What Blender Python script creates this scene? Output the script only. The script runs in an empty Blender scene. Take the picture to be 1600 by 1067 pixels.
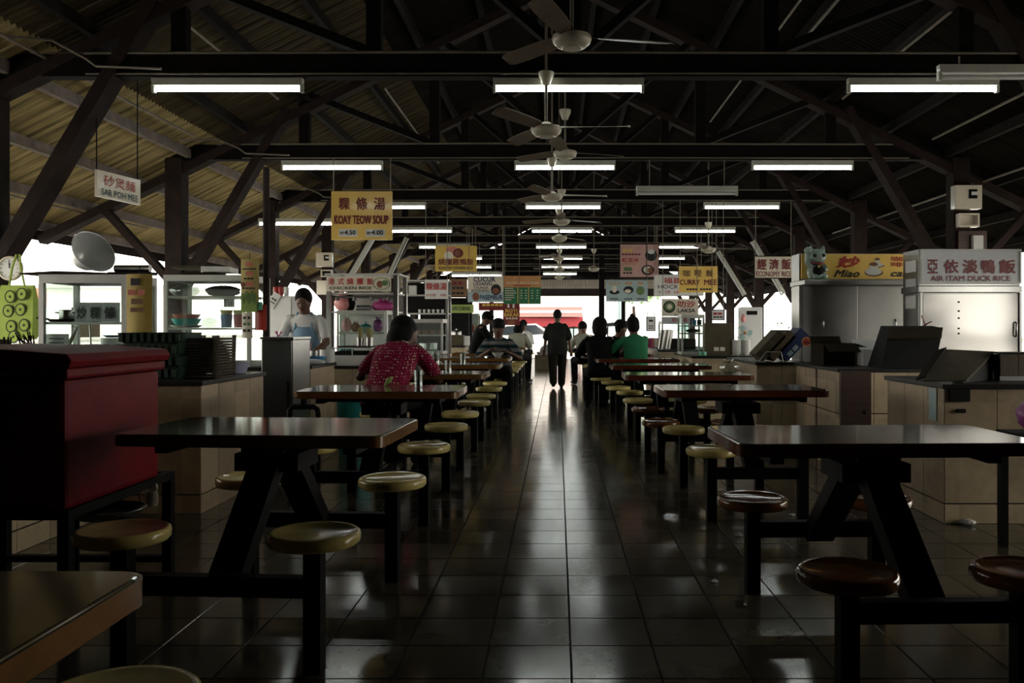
import bpy, bmesh, math, random
from mathutils import Vector, Matrix, Euler
random.seed(7)
S = bpy.context.scene
COL = S.collection
PI = math.pi
# ------------------------------------------------------------------ camera, sky, exposure
F = 1350.0; VX = 871.0; VY = 512.0; CH = 1.2          # focal length in px, vanishing point, camera height
cd = bpy.data.cameras.new('camera'); cam = bpy.data.objects.new('camera', cd); COL.objects.link(cam)
cam.location = (0, 0, CH); cam.rotation_euler = (PI/2, 0, 0)
cd.sensor_width = 36; cd.lens = F*36/1600
cd.shift_x = -(VX-800)/1600; cd.shift_y = -(533.5-VY)/1600
cd.clip_start = .05; cd.clip_end = 400
S.camera = cam
w = bpy.data.worlds.new('overcast_sky'); S.world = w; w.use_nodes = True
bg = w.node_tree.nodes['Background']; bg.inputs[0].default_value = (1.0, .95, .85, 1); bg.inputs[1].default_value = 2.6
S.view_settings.view_transform = 'Standard'; S.view_settings.look = 'None'
S.view_settings.exposure = 1.25; S.view_settings.gamma = 1; S.view_settings.use_curve_mapping = False
S.cycles.max_bounces = 7; S.cycles.diffuse_bounces = 3; S.cycles.glossy_bounces = 3; S.cycles.transparent_max_bounces = 10
TUBE = 9.0                                            # brightness of a lit fluorescent tube

def at(x, y, d):                                      # measured photo pixel + distance -> metres
    return Vector(((x-VX)*d/F, d, CH+(VY-y)*d/F))
def wx(x, d): return (x-VX)*d/F
def wz(y, d): return CH+(VY-y)*d/F

# ------------------------------------------------------------------ materials
MATS = {}
def mat(name, col=(.5,.5,.5), rough=.5, metal=0.0, spec=.5, var=0.0, vscale=6.0, bump=0.0, bscale=40.0, stretch=None, coat=0.0, emit=None, bdetail=3):
    if name in MATS: return MATS[name]
    m = bpy.data.materials.new(name); m.use_nodes = True; nt = m.node_tree; N = nt.nodes; L = nt.links
    b = N['Principled BSDF']
    b.inputs['Base Color'].default_value = (*col, 1); b.inputs['Roughness'].default_value = rough
    b.inputs['Metallic'].default_value = metal; b.inputs['Specular IOR Level'].default_value = spec
    b.inputs['Coat Weight'].default_value = coat; b.inputs['Coat Roughness'].default_value = .08
    if emit:
        b.inputs['Emission Color'].default_value = (*emit[0], 1); b.inputs['Emission Strength'].default_value = emit[1]
    if var or bump:
        tc = N.new('ShaderNodeTexCoord'); src = tc.outputs['Object']
        if stretch:
            mp = N.new('ShaderNodeMapping'); mp.inputs['Scale'].default_value = stretch; L.new(src, mp.inputs['Vector']); src = mp.outputs['Vector']
    if var:
        n = N.new('ShaderNodeTexNoise'); n.inputs['Scale'].default_value = vscale; n.inputs['Detail'].default_value = 5; n.inputs['Roughness'].default_value = .65
        L.new(src, n.inputs['Vector'])
        r = N.new('ShaderNodeValToRGB'); e = r.color_ramp.elements
        e[0].position = .3; e[1].position = .72
        e[0].color = (*[max(0, c*(1-var)) for c in col], 1); e[1].color = (*[min(1, c*(1+var*.8)) for c in col], 1)
        L.new(n.outputs['Fac'], r.inputs['Fac']); L.new(r.outputs['Color'], b.inputs['Base Color'])
    if bump:
        n2 = N.new('ShaderNodeTexNoise'); n2.inputs['Scale'].default_value = bscale; n2.inputs['Detail'].default_value = bdetail
        L.new(src, n2.inputs['Vector'])
        bp = N.new('ShaderNodeBump'); bp.inputs['Strength'].default_value = bump; bp.inputs['Distance'].default_value = .02
        L.new(n2.outputs['Fac'], bp.inputs['Height']); L.new(bp.outputs['Normal'], b.inputs['Normal'])
    MATS[name] = m
    return m
def glass(name, tint=(.9,.95,.93), k=.1):
    if name in MATS: return MATS[name]
    m = bpy.data.materials.new(name); m.use_nodes = True; nt = m.node_tree; N = nt.nodes; L = nt.links
    N.remove(N['Principled BSDF']); out = N['Material Output']
    t = N.new('ShaderNodeBsdfTransparent'); t.inputs[0].default_value = (*tint, 1)
    g = N.new('ShaderNodeBsdfGlossy'); g.inputs['Roughness'].default_value = .06
    x = N.new('ShaderNodeMixShader'); x.inputs[0].default_value = k
    L.new(t.outputs[0], x.inputs[1]); L.new(g.outputs[0], x.inputs[2]); L.new(x.outputs[0], out.inputs[0])
    MATS[name] = m; return m
def tile_mat(name, base, var, rough, pitch, off, scale=3.0, spec=.5):
    """per-tile tone from the tile's own place plus mottling"""
    m = bpy.data.materials.new(name); m.use_nodes = True; nt = m.node_tree; N = nt.nodes; L = nt.links; b = N['Principled BSDF']
    g = N.new('ShaderNodeNewGeometry')
    s1 = N.new('ShaderNodeVectorMath'); s1.operation = 'SUBTRACT'; s1.inputs[1].default_value = off; L.new(g.outputs['Position'], s1.inputs[0])
    s2 = N.new('ShaderNodeVectorMath'); s2.operation = 'DIVIDE'; s2.inputs[1].default_value = pitch; L.new(s1.outputs[0], s2.inputs[0])
    s3 = N.new('ShaderNodeVectorMath'); s3.operation = 'FLOOR'; L.new(s2.outputs[0], s3.inputs[0])
    wn = N.new('ShaderNodeTexWhiteNoise'); L.new(s3.outputs[0], wn.inputs['Vector'])
    n = N.new('ShaderNodeTexNoise'); n.inputs['Scale'].default_value = scale; n.inputs['Detail'].default_value = 6; n.inputs['Roughness'].default_value = .7
    L.new(g.outputs['Position'], n.inputs['Vector'])
    ad = N.new('ShaderNodeMath'); ad.operation = 'MULTIPLY_ADD'; ad.inputs[1].default_value = .35; L.new(wn.outputs['Value'], ad.inputs[0]); L.new(n.outputs['Fac'], ad.inputs[2])
    r = N.new('ShaderNodeValToRGB'); e = r.color_ramp.elements; e[0].position = .35; e[1].position = .95
    e[0].color = (*[c*(1-var) for c in base], 1); e[1].color = (*[min(1, c*(1+var)) for c in base], 1)
    L.new(ad.outputs[0], r.inputs[0]); L.new(r.outputs[0], b.inputs['Base Color'])
    mr = N.new('ShaderNodeMapRange'); mr.inputs[1].default_value = .3; mr.inputs[2].default_value = .7; mr.inputs[3].default_value = rough*.75; mr.inputs[4].default_value = rough*1.35
    L.new(n.outputs['Fac'], mr.inputs[0]); L.new(mr.outputs[0], b.inputs['Roughness']); b.inputs['Specular IOR Level'].default_value = spec
    MATS[name] = m; return m

M = {}
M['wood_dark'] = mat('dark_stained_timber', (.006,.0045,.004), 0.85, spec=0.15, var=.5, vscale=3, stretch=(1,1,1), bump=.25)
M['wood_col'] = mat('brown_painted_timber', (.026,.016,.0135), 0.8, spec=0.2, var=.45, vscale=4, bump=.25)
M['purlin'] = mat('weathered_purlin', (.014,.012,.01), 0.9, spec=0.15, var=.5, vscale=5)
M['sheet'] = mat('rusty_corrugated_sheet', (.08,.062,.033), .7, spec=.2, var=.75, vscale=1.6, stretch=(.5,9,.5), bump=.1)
M['sheet_shaded'] = mat('shaded_corrugated_sheet', (.011,.009,.005), .8, spec=.15, var=.8, vscale=1.6, stretch=(.5,9,.5), bump=.1)  # ridge and right-hand sheets: shade put into the colour
M['sheet_lit'] = mat('lit_corrugated_sheet', (.5,.4,.2), .7, spec=.2, var=.65, vscale=1.6, stretch=(.5,9,.5), bump=.1)  # left eave sheets: daylight from the open side put into the colour
M['purlin_lit'] = mat('lit_purlin', (.22,.185,.17), .8, spec=.2, var=.4, vscale=5)  # left eave purlins: their lit undersides painted as a paler colour
M['sheet_clear'] = mat('greenish_corrugated_sheet', (.35,.42,.36), .5, var=.35, vscale=2)
M['conduit'] = mat('pale_conduit_plastic', (.2,.17,.13), .6, var=.3)
M['white_fix'] = mat('cream_enamel_fixture', (.5,.5,.44), .45, var=.15)
M['tube_on'] = mat('lit_fluorescent_tube', (.9,.9,.9), .4, emit=((.93,1.0,.95), TUBE))
M['tube_off'] = mat('unlit_fluorescent_tube', (.75,.77,.76), .3)
M['fan'] = mat('cream_fan_enamel', (.5,.46,.36), .38, var=.15)
M['blade'] = mat('taupe_fan_blade', (.13,.1,.07), .5, var=.3)
M['steel_black'] = mat('black_painted_steel', (.0025,.0025,.0025), 0.6, spec=0.12, var=.4)
M['top'] = mat('brown_laminate_top', (.1,.072,.03), .1, spec=.5, var=.35, vscale=5, stretch=(.4,3,1), coat=.2)
M['top_edge'] = mat('orange_brown_edge_band', (.19,.09,.025), .22, var=.25, coat=.3)
M['top_red'] = mat('red_brown_laminate_top', (.095,.055,.022), .1, spec=.5, var=.3, vscale=5, stretch=(.4,3,1), coat=.2)
M['red_edge'] = mat('red_brown_edge_band', (.12,.03,.014), .22, var=.25, coat=.3)
M['seat_y'] = mat('mustard_fibreglass_seat', (.66,.53,.19), .12, spec=.42, var=.25)
M['seat_r'] = mat('tan_red_fibreglass_seat', (.15,.055,.016), .1, spec=.5, var=.3)
M['grout'] = mat('dark_grout', (.012,.011,.01), .9)
M['stone'] = mat('dark_granite_slab', (.012,.011,.01), 0.4, spec=0.3, var=.4)
M['steel'] = mat('brushed_stainless', (.33,.33,.32), .28, metal=1, var=.12, vscale=3, bump=.06, bscale=5)
M['steel_w'] = mat('dented_stainless', (.23,.225,.215), .2, metal=1, bump=.8, bscale=1.5, bdetail=.3, stretch=(1,1,2.0))
M['alu'] = mat('grey_aluminium', (.52,.52,.5), .45, metal=.1, var=.12)
M['white_fr'] = mat('white_painted_frame', (.55,.56,.5), .45, var=.12)
M['glass'] = glass('clear_glass'); M['plastic_clear'] = glass('clear_plastic', (.8,.84,.82), .22)
M['card'] = mat('brown_cardboard', (.075,.06,.03), .8, var=.3, bump=.15)
M['card_d'] = mat('dark_cardboard', (.022,.017,.01), 0.9, spec=0.15, var=.35, bump=.2)
M['red_p'] = mat('glossy_red_paint', (.15,.003,.008), .5, spec=.12, var=.3)
M['black'] = mat('matt_black', (.004,.004,.004), 0.7, spec=0.2)
M['blackp'] = mat('black_ink', (.008,.008,.01), .6)
M['maroon'] = mat('maroon_ink', (.16,.012,.014), .5)
M['redink'] = mat('red_ink', (.42,.03,.025), .5)
M['blueink'] = mat('navy_ink', (.02,.035,.12), .5)
M['tealink'] = mat('dark_teal_ink', (.01,.06,.07), .5)
M['yellow'] = mat('yellow_acrylic', (.9,.6,.14), .3, var=.08, vscale=3, coat=.3)
M['cream'] = mat('cream_acrylic', (.74,.67,.55), .35, var=.08, coat=.2)
M['white'] = mat('white_acrylic', (.75,.75,.73), .4, var=.06)
M['greywhite'] = mat('grey_white_acrylic', (.5,.51,.53), .4, var=.06)
M['orange'] = mat('orange_vinyl', (.6,.28,.1), .5, var=.15)
M['gold'] = mat('gold_print', (.75,.5,.1), .5)
M['green_b'] = mat('green_menu_board', (.02,.17,.07), .5, var=.15)
M['green_l'] = mat('lime_vinyl', (.3,.42,.1), .5, var=.2)
M['pink'] = mat('pink_vinyl', (.62,.36,.33), .45, var=.1)
M['blue_l'] = mat('pale_blue_vinyl', (.38,.5,.52), .5, var=.1)
M['brown_s'] = mat('brown_vinyl', (.2,.1,.04), .5, var=.25)
M['foodbrown'] = mat('food_brown', (.25,.09,.04), .5, var=.6, vscale=40)
M['foodgreen'] = mat('food_green', (.12,.22,.07), .5, var=.6, vscale=40)
M['teal'] = mat('teal_plastic', (.04,.38,.36), .35, var=.1)
M['teal_l'] = mat('pale_teal_plastic', (.3,.55,.52), .35, var=.1)
M['blue_p'] = mat('blue_plastic', (.05,.2,.42), .35, var=.1)
M['bluegrey'] = mat('lilac_plastic', (.42,.44,.6), .4, var=.1)
M['red_pl'] = mat('red_plastic', (.45,.05,.04), .35, var=.1)
M['coral'] = mat('coral_plastic', (.62,.2,.15), .35, var=.1)
M['magenta'] = mat('magenta_plastic', (.5,.06,.25), .4, var=.2)
M['pinkbag'] = mat('pink_plastic_bag', (.75,.3,.3), .35, var=.3, vscale=12, bump=.5, bscale=12)
M['purplebag'] = mat('purple_plastic_bag', (.35,.08,.3), .35, var=.35, vscale=12, bump=.5, bscale=12)
M['whitebag'] = mat('white_plastic_bag', (.62,.62,.6), .35, var=.2, vscale=12, bump=.5, bscale=14)
M['greenbag'] = mat('green_plastic_bag', (.16,.5,.33), .35, var=.3, vscale=12, bump=.5, bscale=12)
M['green_d'] = mat('dark_green_plastic', (.008,.03,.016), .45, var=.3)
M['wicker'] = mat('brown_wicker', (.07,.055,.034), .75, var=.5, vscale=40, bump=.5, bscale=60)
M['hood'] = mat('bright_aluminium_sheet', (.7,.72,.7), .35, metal=.3, bump=.2, bscale=6)
M['ceramic'] = mat('white_ceramic', (.68,.68,.64), .2)
M['bamboo'] = mat('bamboo_chopsticks', (.35,.29,.1), .6, var=.3)
M['scroll'] = mat('yellowed_paper', (.62,.52,.2), .7, var=.25, vscale=7)
M['paper'] = mat('white_paper', (.7,.7,.68), .8, var=.08)
M['limebag'] = mat('lime_cloth', (.42,.55,.1), .8, var=.15)
M['limedark'] = mat('dark_olive_print', (.03,.045,.012), .8)
M['cat'] = mat('celadon_glaze', (.32,.42,.36), .3, var=.25, coat=.4)
M['ink_brown'] = mat('brown_ink', (.18,.08,.03), .6)
M['plank'] = mat('pale_wood_plank', (.1,.07,.036), .6, var=.4, vscale=5, stretch=(3,3,.4))
M['plank_red'] = mat('red_brown_wood_panel', (.045,.018,.009), .5, var=.5, vscale=5, stretch=(.5,.5,5))
def thin(name, col, k=.5, var=.25):                     # thin sheet that lets light through
    m = mat(name, col, .7, var=var, vscale=7); nt = m.node_tree; N = nt.nodes; L = nt.links; b = N['Principled BSDF']; out = N['Material Output']
    t = N.new('ShaderNodeBsdfTranslucent'); t.inputs[0].default_value = (*col, 1); x = N.new('ShaderNodeMixShader'); x.inputs[0].default_value = k
    L.new(b.outputs[0], x.inputs[1]); L.new(t.outputs[0], x.inputs[2]); L.new(x.outputs[0], out.inputs[0]); return m
M['curtain'] = thin('yellow_plastic_curtain', (.6,.47,.15), .35); M['poster'] = thin('yellow_poster_paper', (.62,.52,.2), .3)
M['concrete'] = mat('pale_concrete', (.5,.49,.46), .85, var=.15, vscale=1.5)
M['render'] = mat('white_rendered_wall', (.78,.77,.74), .85, var=.06)
M['rooftile'] = mat('terracotta_roof', (.45,.14,.09), .8, var=.3, vscale=8)
M['awning'] = mat('red_awning_canvas', (.2,.008,.016), .7, var=.1)
M['awning2'] = mat('pink_awning_canvas', (.26,.13,.12), .7, var=.1)
M['carpaint'] = mat('white_car_paint', (.8,.8,.8), .2, coat=.6)
M['carglass'] = mat('dark_car_glass', (.03,.04,.05), .08)
M['rubber'] = mat('black_rubber', (.015,.015,.015), .8)
M['leaf'] = mat('green_leaves', (.1,.2,.04), .7, var=.5, vscale=9)
M['skin'] = mat('tan_skin', (.12,.06,.036), .55, var=.12)
M['hair'] = mat('black_hair', (.004,.0035,.0035), .75, spec=.15, bump=.3, bscale=80)

# ------------------------------------------------------------------ mesh helpers
class MB:
    def __init__(s): s.v = []; s.f = []
    def add(s, vs, fs):
        o = len(s.v); s.v += [tuple(p) for p in vs]; s.f += [tuple(i+o for i in f) for f in fs]; return s
    def box(s, x0, x1, y0, y1, z0, z1):
        return s.add([(x0,y0,z0),(x1,y0,z0),(x1,y1,z0),(x0,y1,z0),(x0,y0,z1),(x1,y0,z1),(x1,y1,z1),(x0,y1,z1)],
                     [(0,3,2,1),(4,5,6,7),(0,1,5,4),(1,2,6,5),(2,3,7,6),(3,0,4,7)])
    def cbox(s, c, sx, sy, sz): return s.box(c[0]-sx/2, c[0]+sx/2, c[1]-sy/2, c[1]+sy/2, c[2]-sz/2, c[2]+sz/2)
    def bar(s, a, b, w, h, up=(0,0,1)):
        a = Vector(a); b = Vector(b); d = (b-a).normalized(); u = Vector(up)
        if abs(d.dot(u)) > .98: u = Vector((0,1,0))
        r = d.cross(u).normalized(); u = r.cross(d)
        vs = []
        for p in (a, b):
            for i, j in ((-1,-1),(1,-1),(1,1),(-1,1)): vs.append(p+r*(i*w/2)+u*(j*h/2))
        return s.add(vs, [(0,1,2,3),(7,6,5,4),(0,4,5,1),(1,5,6,2),(2,6,7,3),(3,7,4,0)])
    def tube(s, pts, r, n=8, cap=True):
        pts = [Vector(p) for p in pts]; rs = r if isinstance(r, (list, tuple)) else [r]*len(pts)
        o = len(s.v); pu = None
        for i, p in enumerate(pts):
            d = (pts[min(i+1, len(pts)-1)]-pts[max(i-1, 0)]).normalized()
            if pu is None:
                u = Vector((0,0,1)) if abs(d.z) < .9 else Vector((1,0,0))
            else: u = pu
            a = d.cross(u).normalized(); u = a.cross(d); pu = u
            for k in range(n):
                t = 2*PI*k/n; s.v.append(tuple(p+(a*math.cos(t)+u*math.sin(t))*rs[i]))
        for i in range(len(pts)-1):
            for k in range(n):
                k2 = (k+1) % n; s.f.append((o+i*n+k, o+i*n+k2, o+(i+1)*n+k2, o+(i+1)*n+k))
        if cap:
            s.f.append(tuple(o+k for k in reversed(range(n)))); e = o+(len(pts)-1)*n; s.f.append(tuple(e+k for k in range(n)))
        return s
    def lathe(s, prof, n=24, c=(0,0,0), mtx=None):
        o = len(s.v)
        for r, z in prof:
            for k in range(n):
                t = 2*PI*k/n; p = Vector((r*math.cos(t), r*math.sin(t), z))
                if mtx: p = mtx @ p
                s.v.append(tuple(p+Vector(c)))
        for i in range(len(prof)-1):
            for k in range(n):
                k2 = (k+1) % n; s.f.append((o+i*n+k, o+i*n+k2, o+(i+1)*n+k2, o+(i+1)*n+k))
        if prof[0][0] > 1e-5: s.f.append(tuple(o+k for k in reversed(range(n))))
        if prof[-1][0] > 1e-5: e = o+(len(prof)-1)*n; s.f.append(tuple(e+k for k in range(n)))
        return s
    def ell(s, c, r, n=14, m=9, mtx=None):
        prof = [(max(1e-6, math.cos(-PI/2+PI*i/(m-1))), math.sin(-PI/2+PI*i/(m-1))) for i in range(m)]
        R = Matrix.Diagonal((r[0], r[1], r[2])).to_4x4()
        if mtx: R = mtx.to_4x4() @ R
        return s.lathe([(max(1e-4, a), b) for a, b in prof], n, c, R)
    def prism(s, poly, y0, y1):                         # poly in XZ, extruded along Y
        n = len(poly); vs = [(x, y0, z) for x, z in poly]+[(x, y1, z) for x, z in poly]
        fs = [tuple(range(n)), tuple(reversed(range(n, 2*n)))]+[(i, i+n, (i+1) % n+n, (i+1) % n) for i in range(n)]
        return s.add(vs, fs)
    def plate(s, poly, z0, z1):                         # poly in XY, extruded along Z
        n = len(poly); vs = [(x, y, z0) for x, y in poly]+[(x, y, z1) for x, y in poly]
        fs = [tuple(reversed(range(n))), tuple(range(n, 2*n))]+[(i, (i+1) % n, (i+1) % n+n, i+n) for i in range(n)]
        return s.add(vs, fs)
    def xf(s, m):
        s.v = [tuple(m @ Vector(p)) for p in s.v]; return s
    def mesh(s, name, m, smooth=None):
        me = bpy.data.meshes.new(name); me.from_pydata(s.v, [], s.f); me.update()
        bm = bmesh.new(); bm.from_mesh(me); bmesh.ops.recalc_face_normals(bm, faces=bm.faces); bm.to_mesh(me); bm.free()
        if m: me.materials.append(M[m] if isinstance(m, str) else m)
        if smooth is not None:
            me.polygons.foreach_set('use_smooth', [True]*len(me.polygons))
            if smooth < 180: me.set_sharp_from_angle(angle=math.radians(smooth))
        return me
    def build(s, name, m, parent=None, smooth=None, bevel=0):
        me = s.mesh(name, m, smooth)
        if bevel:
            bm = bmesh.new(); bm.from_mesh(me)
            es = [e for e in bm.edges if len(e.link_faces) == 2 and e.calc_face_angle(0) > .6]
            bmesh.ops.bevel(bm, geom=es, offset=bevel, segments=2, affect='EDGES', profile=.6); bm.to_mesh(me); bm.free()
        return link(name, me, parent)
def link(name, me, parent=None, loc=None, rz=0):
    o = bpy.data.objects.new(name, me); COL.objects.link(o)
    if parent: o.parent = parent
    if loc is not None: o.location = loc
    if rz: o.rotation_euler = (0, 0, rz)
    return o
def tag(o, label, cat=None, group=None, kind=None):
    if label: o['label'] = label
    if cat: o['category'] = cat
    if group: o['group'] = group
    if kind: o['kind'] = kind
    return o
def thing(name, label, cat, loc=(0,0,0), rz=0, group=None, kind=None):
    o = bpy.data.objects.new(name, None); o.empty_display_size = .05; COL.objects.link(o)
    o.location = loc; o.rotation_euler = (0, 0, rz)
    return tag(o, label, cat, group, kind)
def dup(root, loc, rz, label):
    def cp(o, par):
        c = o.copy(); COL.objects.link(c); c.parent = par
        for ch in list(o.children): cp(ch, c)
        return c
    r = cp(root, None); r.location = loc; r.rotation_euler = (0, 0, rz); r['label'] = label
    return r
def one(name, mb, m, label, cat, loc=(0,0,0), rz=0, group=None, smooth=None, bevel=0, kind=None):   # a thing that is one mesh
    o = mb.build(name, m, None, smooth, bevel); o.location = loc; o.rotation_euler = (0, 0, rz)
    return tag(o, label, cat, group, kind)
def rrect(w, h, r, n=5):
    out = []
    for cx, cy, a in ((w/2-r, h/2-r, 0), (-w/2+r, h/2-r, PI/2), (-w/2+r, -h/2+r, PI), (w/2-r, -h/2+r, 1.5*PI)):
        for i in range(n+1): t = a+PI/2*i/n; out.append((cx+r*math.cos(t), cy+r*math.sin(t)))
    return out
_fc = bpy.data.curves.new('lettering_source', 'FONT'); _fo = bpy.data.objects.new('lettering_source', _fc)
def text_mesh(body, w, h, bold=.012, shear=0, thick=.0015):
    """lettering in the XZ plane facing -Y, fitted to w x h metres around the origin"""
    _fc.body = body; _fc.offset = 0; _fc.shear = shear; _fc.resolution_u = 2; _fc.fill_mode = 'FRONT'
    me = bpy.data.meshes.new_from_object(_fo)
    if not len(me.vertices): return me
    xs = [v.co.x for v in me.vertices]; ys = [v.co.y for v in me.vertices]
    x0, x1, y0, y1 = min(xs), max(xs), min(ys), max(ys); kx = w/max(1e-6, x1-x0); ky = h/max(1e-6, y1-y0)
    for v in me.vertices: v.co = ((v.co.x-(x0+x1)/2)*kx, 0, (v.co.y-(y0+y1)/2)*ky)
    if bold > .008:                                     # heavier strokes: the same outline laid down four times, slightly apart
        e = min(bold, .04)*.9*(h if len(body) > 1 else min(w, h)); n = len(me.vertices); co = [v.co.copy() for v in me.vertices]; fs = [tuple(p.vertices) for p in me.polygons]
        vs = []; ff_ = []
        for i, (a, c) in enumerate(((-e, -e), (e, -e), (-e, e), (e, e))): vs += [(p.x+a, -.00005*i, p.z+c) for p in co]; ff_ += [tuple(j+i*n for j in f) for f in fs]
        bpy.data.meshes.remove(me); me = bpy.data.meshes.new('lettering'); me.from_pydata(vs, [], ff_)
    me.materials.clear(); me.update()
    return me
# ------------------------------------------------------------------ the setting: floor
XC = .12                                              # centre line of the hall
TP = .3075; TX0 = .049; TY0 = 2.955                   # floor tile pitch and grout lines
M['tile'] = tile_mat('grey_brown_floor_tile', (.075,.064,.042), .5, .14, (TP, TP, 50), (TX0, TY0, -20), spec=.65)
fl = MB().box(-7.5, 8, -5, 33.5, -.1, -.004).build('floor', 'grout'); tag(fl, 'dark glossy tiled floor of the food hall', 'floor', kind='structure')
tl = MB(); g = .0022; a = TP/2-g
tl.add([(-a,-a,-.004),(a,-a,-.004),(a,a,-.004),(-a,a,-.004),(-a+.002,-a+.002,0),(a-.002,-a+.002,0),(a-.002,a-.002,0),(-a+.002,a-.002,0)],
       [(4,5,6,7),(0,1,5,4),(1,2,6,5),(2,3,7,6),(3,0,4,7)])
tme = tl.mesh('tile', 'tile')
rest = MB(); cells = []
for iy in range(-22, 99):
    for ix in range(-22, 25):
        x = TX0+(ix+.5)*TP; y = TY0+(iy+.5)*TP
        if y > 2.6:
            px = VX+x*F/y; py = VY+CH*F/y
            if 15 < px < 1585 and py < 1067 and (-2.25 < x < 2.3): cells.append((y+.25*abs(x), x, y)); continue
        rest.add([(p[0]+x, p[1]+y, p[2]) for p in tl.v], tl.f)
cells.sort()
for i, (k, x, y) in enumerate(cells):
    if i < 300:
        link('tile', tme, fl, (x, y, 0))
    else: rest.add([(p[0]+x, p[1]+y, p[2]) for p in tl.v], tl.f)
ro = rest.build('far_tiles', 'tile', fl); ro['kind'] = 'stuff'
# ------------------------------------------------------------------ roof: corrugated sheets on purlins
RZ = 5.63; SL = .5
def roof_z(x): return RZ-SL*abs(x-XC)
roof = thing('ceiling', 'brown corrugated metal roof on timber purlins', 'roof', (0,0,0), kind='structure')
def sheet_mesh(ribs, run, nm, m):
    s = MB(); pts = []
    for i in range(ribs*6+1):
        yy = i*.076/6; pts.append((yy, .017*math.cos(2*PI*i/6)))
    for yy, dz in pts: s.v += [(0, yy, dz), (-run, yy, dz-run*SL)]
    s.f = [(2*i, 2*i+1, 2*i+3, 2*i+2) for i in range(len(pts)-1)]
    return s.mesh(nm, m, 180)
SM = sheet_mesh(10, 2.24, 'roof_sheet', 'sheet'); SMC = sheet_mesh(10, 2.24, 'roof_sheet', 'sheet_clear'); SMO = sheet_mesh(10, 2.24, 'roof_sheet', 'sheet_shaded'); SMP = sheet_mesh(10, 2.24, 'roof_sheet', 'sheet_lit')
for side in (-1, 1):
    for r in range(3):
        for k in range(42):
            y = 1.5+k*.76; x = XC+side*2.13*r
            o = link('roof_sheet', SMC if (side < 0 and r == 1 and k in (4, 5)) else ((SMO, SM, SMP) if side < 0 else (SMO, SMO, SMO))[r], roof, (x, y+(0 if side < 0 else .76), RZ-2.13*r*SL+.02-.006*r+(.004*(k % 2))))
            if side > 0: o.rotation_euler = (0, 0, PI)
back = sheet_mesh(86, 6.5, 'rear_sheets', 'sheet')
for side in (-1, 1):
    o = link('rear_roof', back, roof, (XC, -5 if side < 0 else 1.53, RZ+.02)); o['kind'] = 'stuff'
    if side > 0: o.rotation_euler = (0, 0, PI)
for side in (-1, 1):
    for off in (.35, 1.05, 1.8, 2.5, 3.2, 3.9, 4.55, 5.2, 5.8, 6.3):
        x = XC+side*off
        MB().box(x-.03, x+.03, -5, 33.4, roof_z(x)-.115, roof_z(x)-.012).build('purlin', 'purlin_lit' if side < 0 and off > 4 else 'purlin', roof)
MB().box(XC-.025, XC+.025, -5, 33.4, RZ-.2, RZ-.04).build('ridge_beam', 'wood_dark', roof)
for side in (-1, 1):                                  # fascia boards and gutters at the eaves
    x = XC+side*6.42
    MB().box(x-.015, x+.015, -5, 33.4, roof_z(x)-.16, roof_z(x)+.02).build('fascia_board', 'wood_col', roof)
# pale conduits clipped under the purlins
for x0, z0, y0, y1 in ((-4.1, 3.36, 5.4, 9.8), (-5.05, 2.92, 6.9, 13), (-3.2, 3.82, 7.4, 9.9), (4.3, 3.36, 5.4, 9.9), (3.3, 3.85, 6.1, 10), (-2.2, 4.25, 11, 16), (2.3, 4.3, 8, 13), (2.55, 4.18, 6.3, 9.4), (5.1, 2.95, 9.4, 16), (-5.7, 2.58, 7.2, 12)):
    MB().tube([(x0, y0, z0), (x0, y1, z0)], .013, 6).build('conduit', 'conduit', roof)
# unseen wall added behind the camera to shape the light
tag(MB().box(-7.5, 8, -5.2, -5, 0, 6).build('gobo_back', 'wood_col'), 'added unseen brown wall blocking light behind the camera', 'wall', kind='structure')
for nm, x0, x1, y1 in (('wall_left', -5.1, -4.9, 4.2), ('wall_right', 5.2, 5.4, 3.6)):  # unseen side walls, added to block side light and shape reflections
    tag(MB().box(x0, x1, -5, y1, 0, 3.0).build(nm, 'wood_col'), 'added unseen brown wall blocking light beside the camera, %s' % nm[5:], 'wall', kind='structure')
gb = MB().prism([(XC-4.3, 3.12), (XC+4.3, 3.12), (XC+.1, RZ-.2), (XC-.1, RZ-.2)], 32.0, 32.06).build('wall_far', 'wood_dark'); tag(gb, 'dark boarded gable above the far opening', 'wall', kind='structure')
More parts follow.
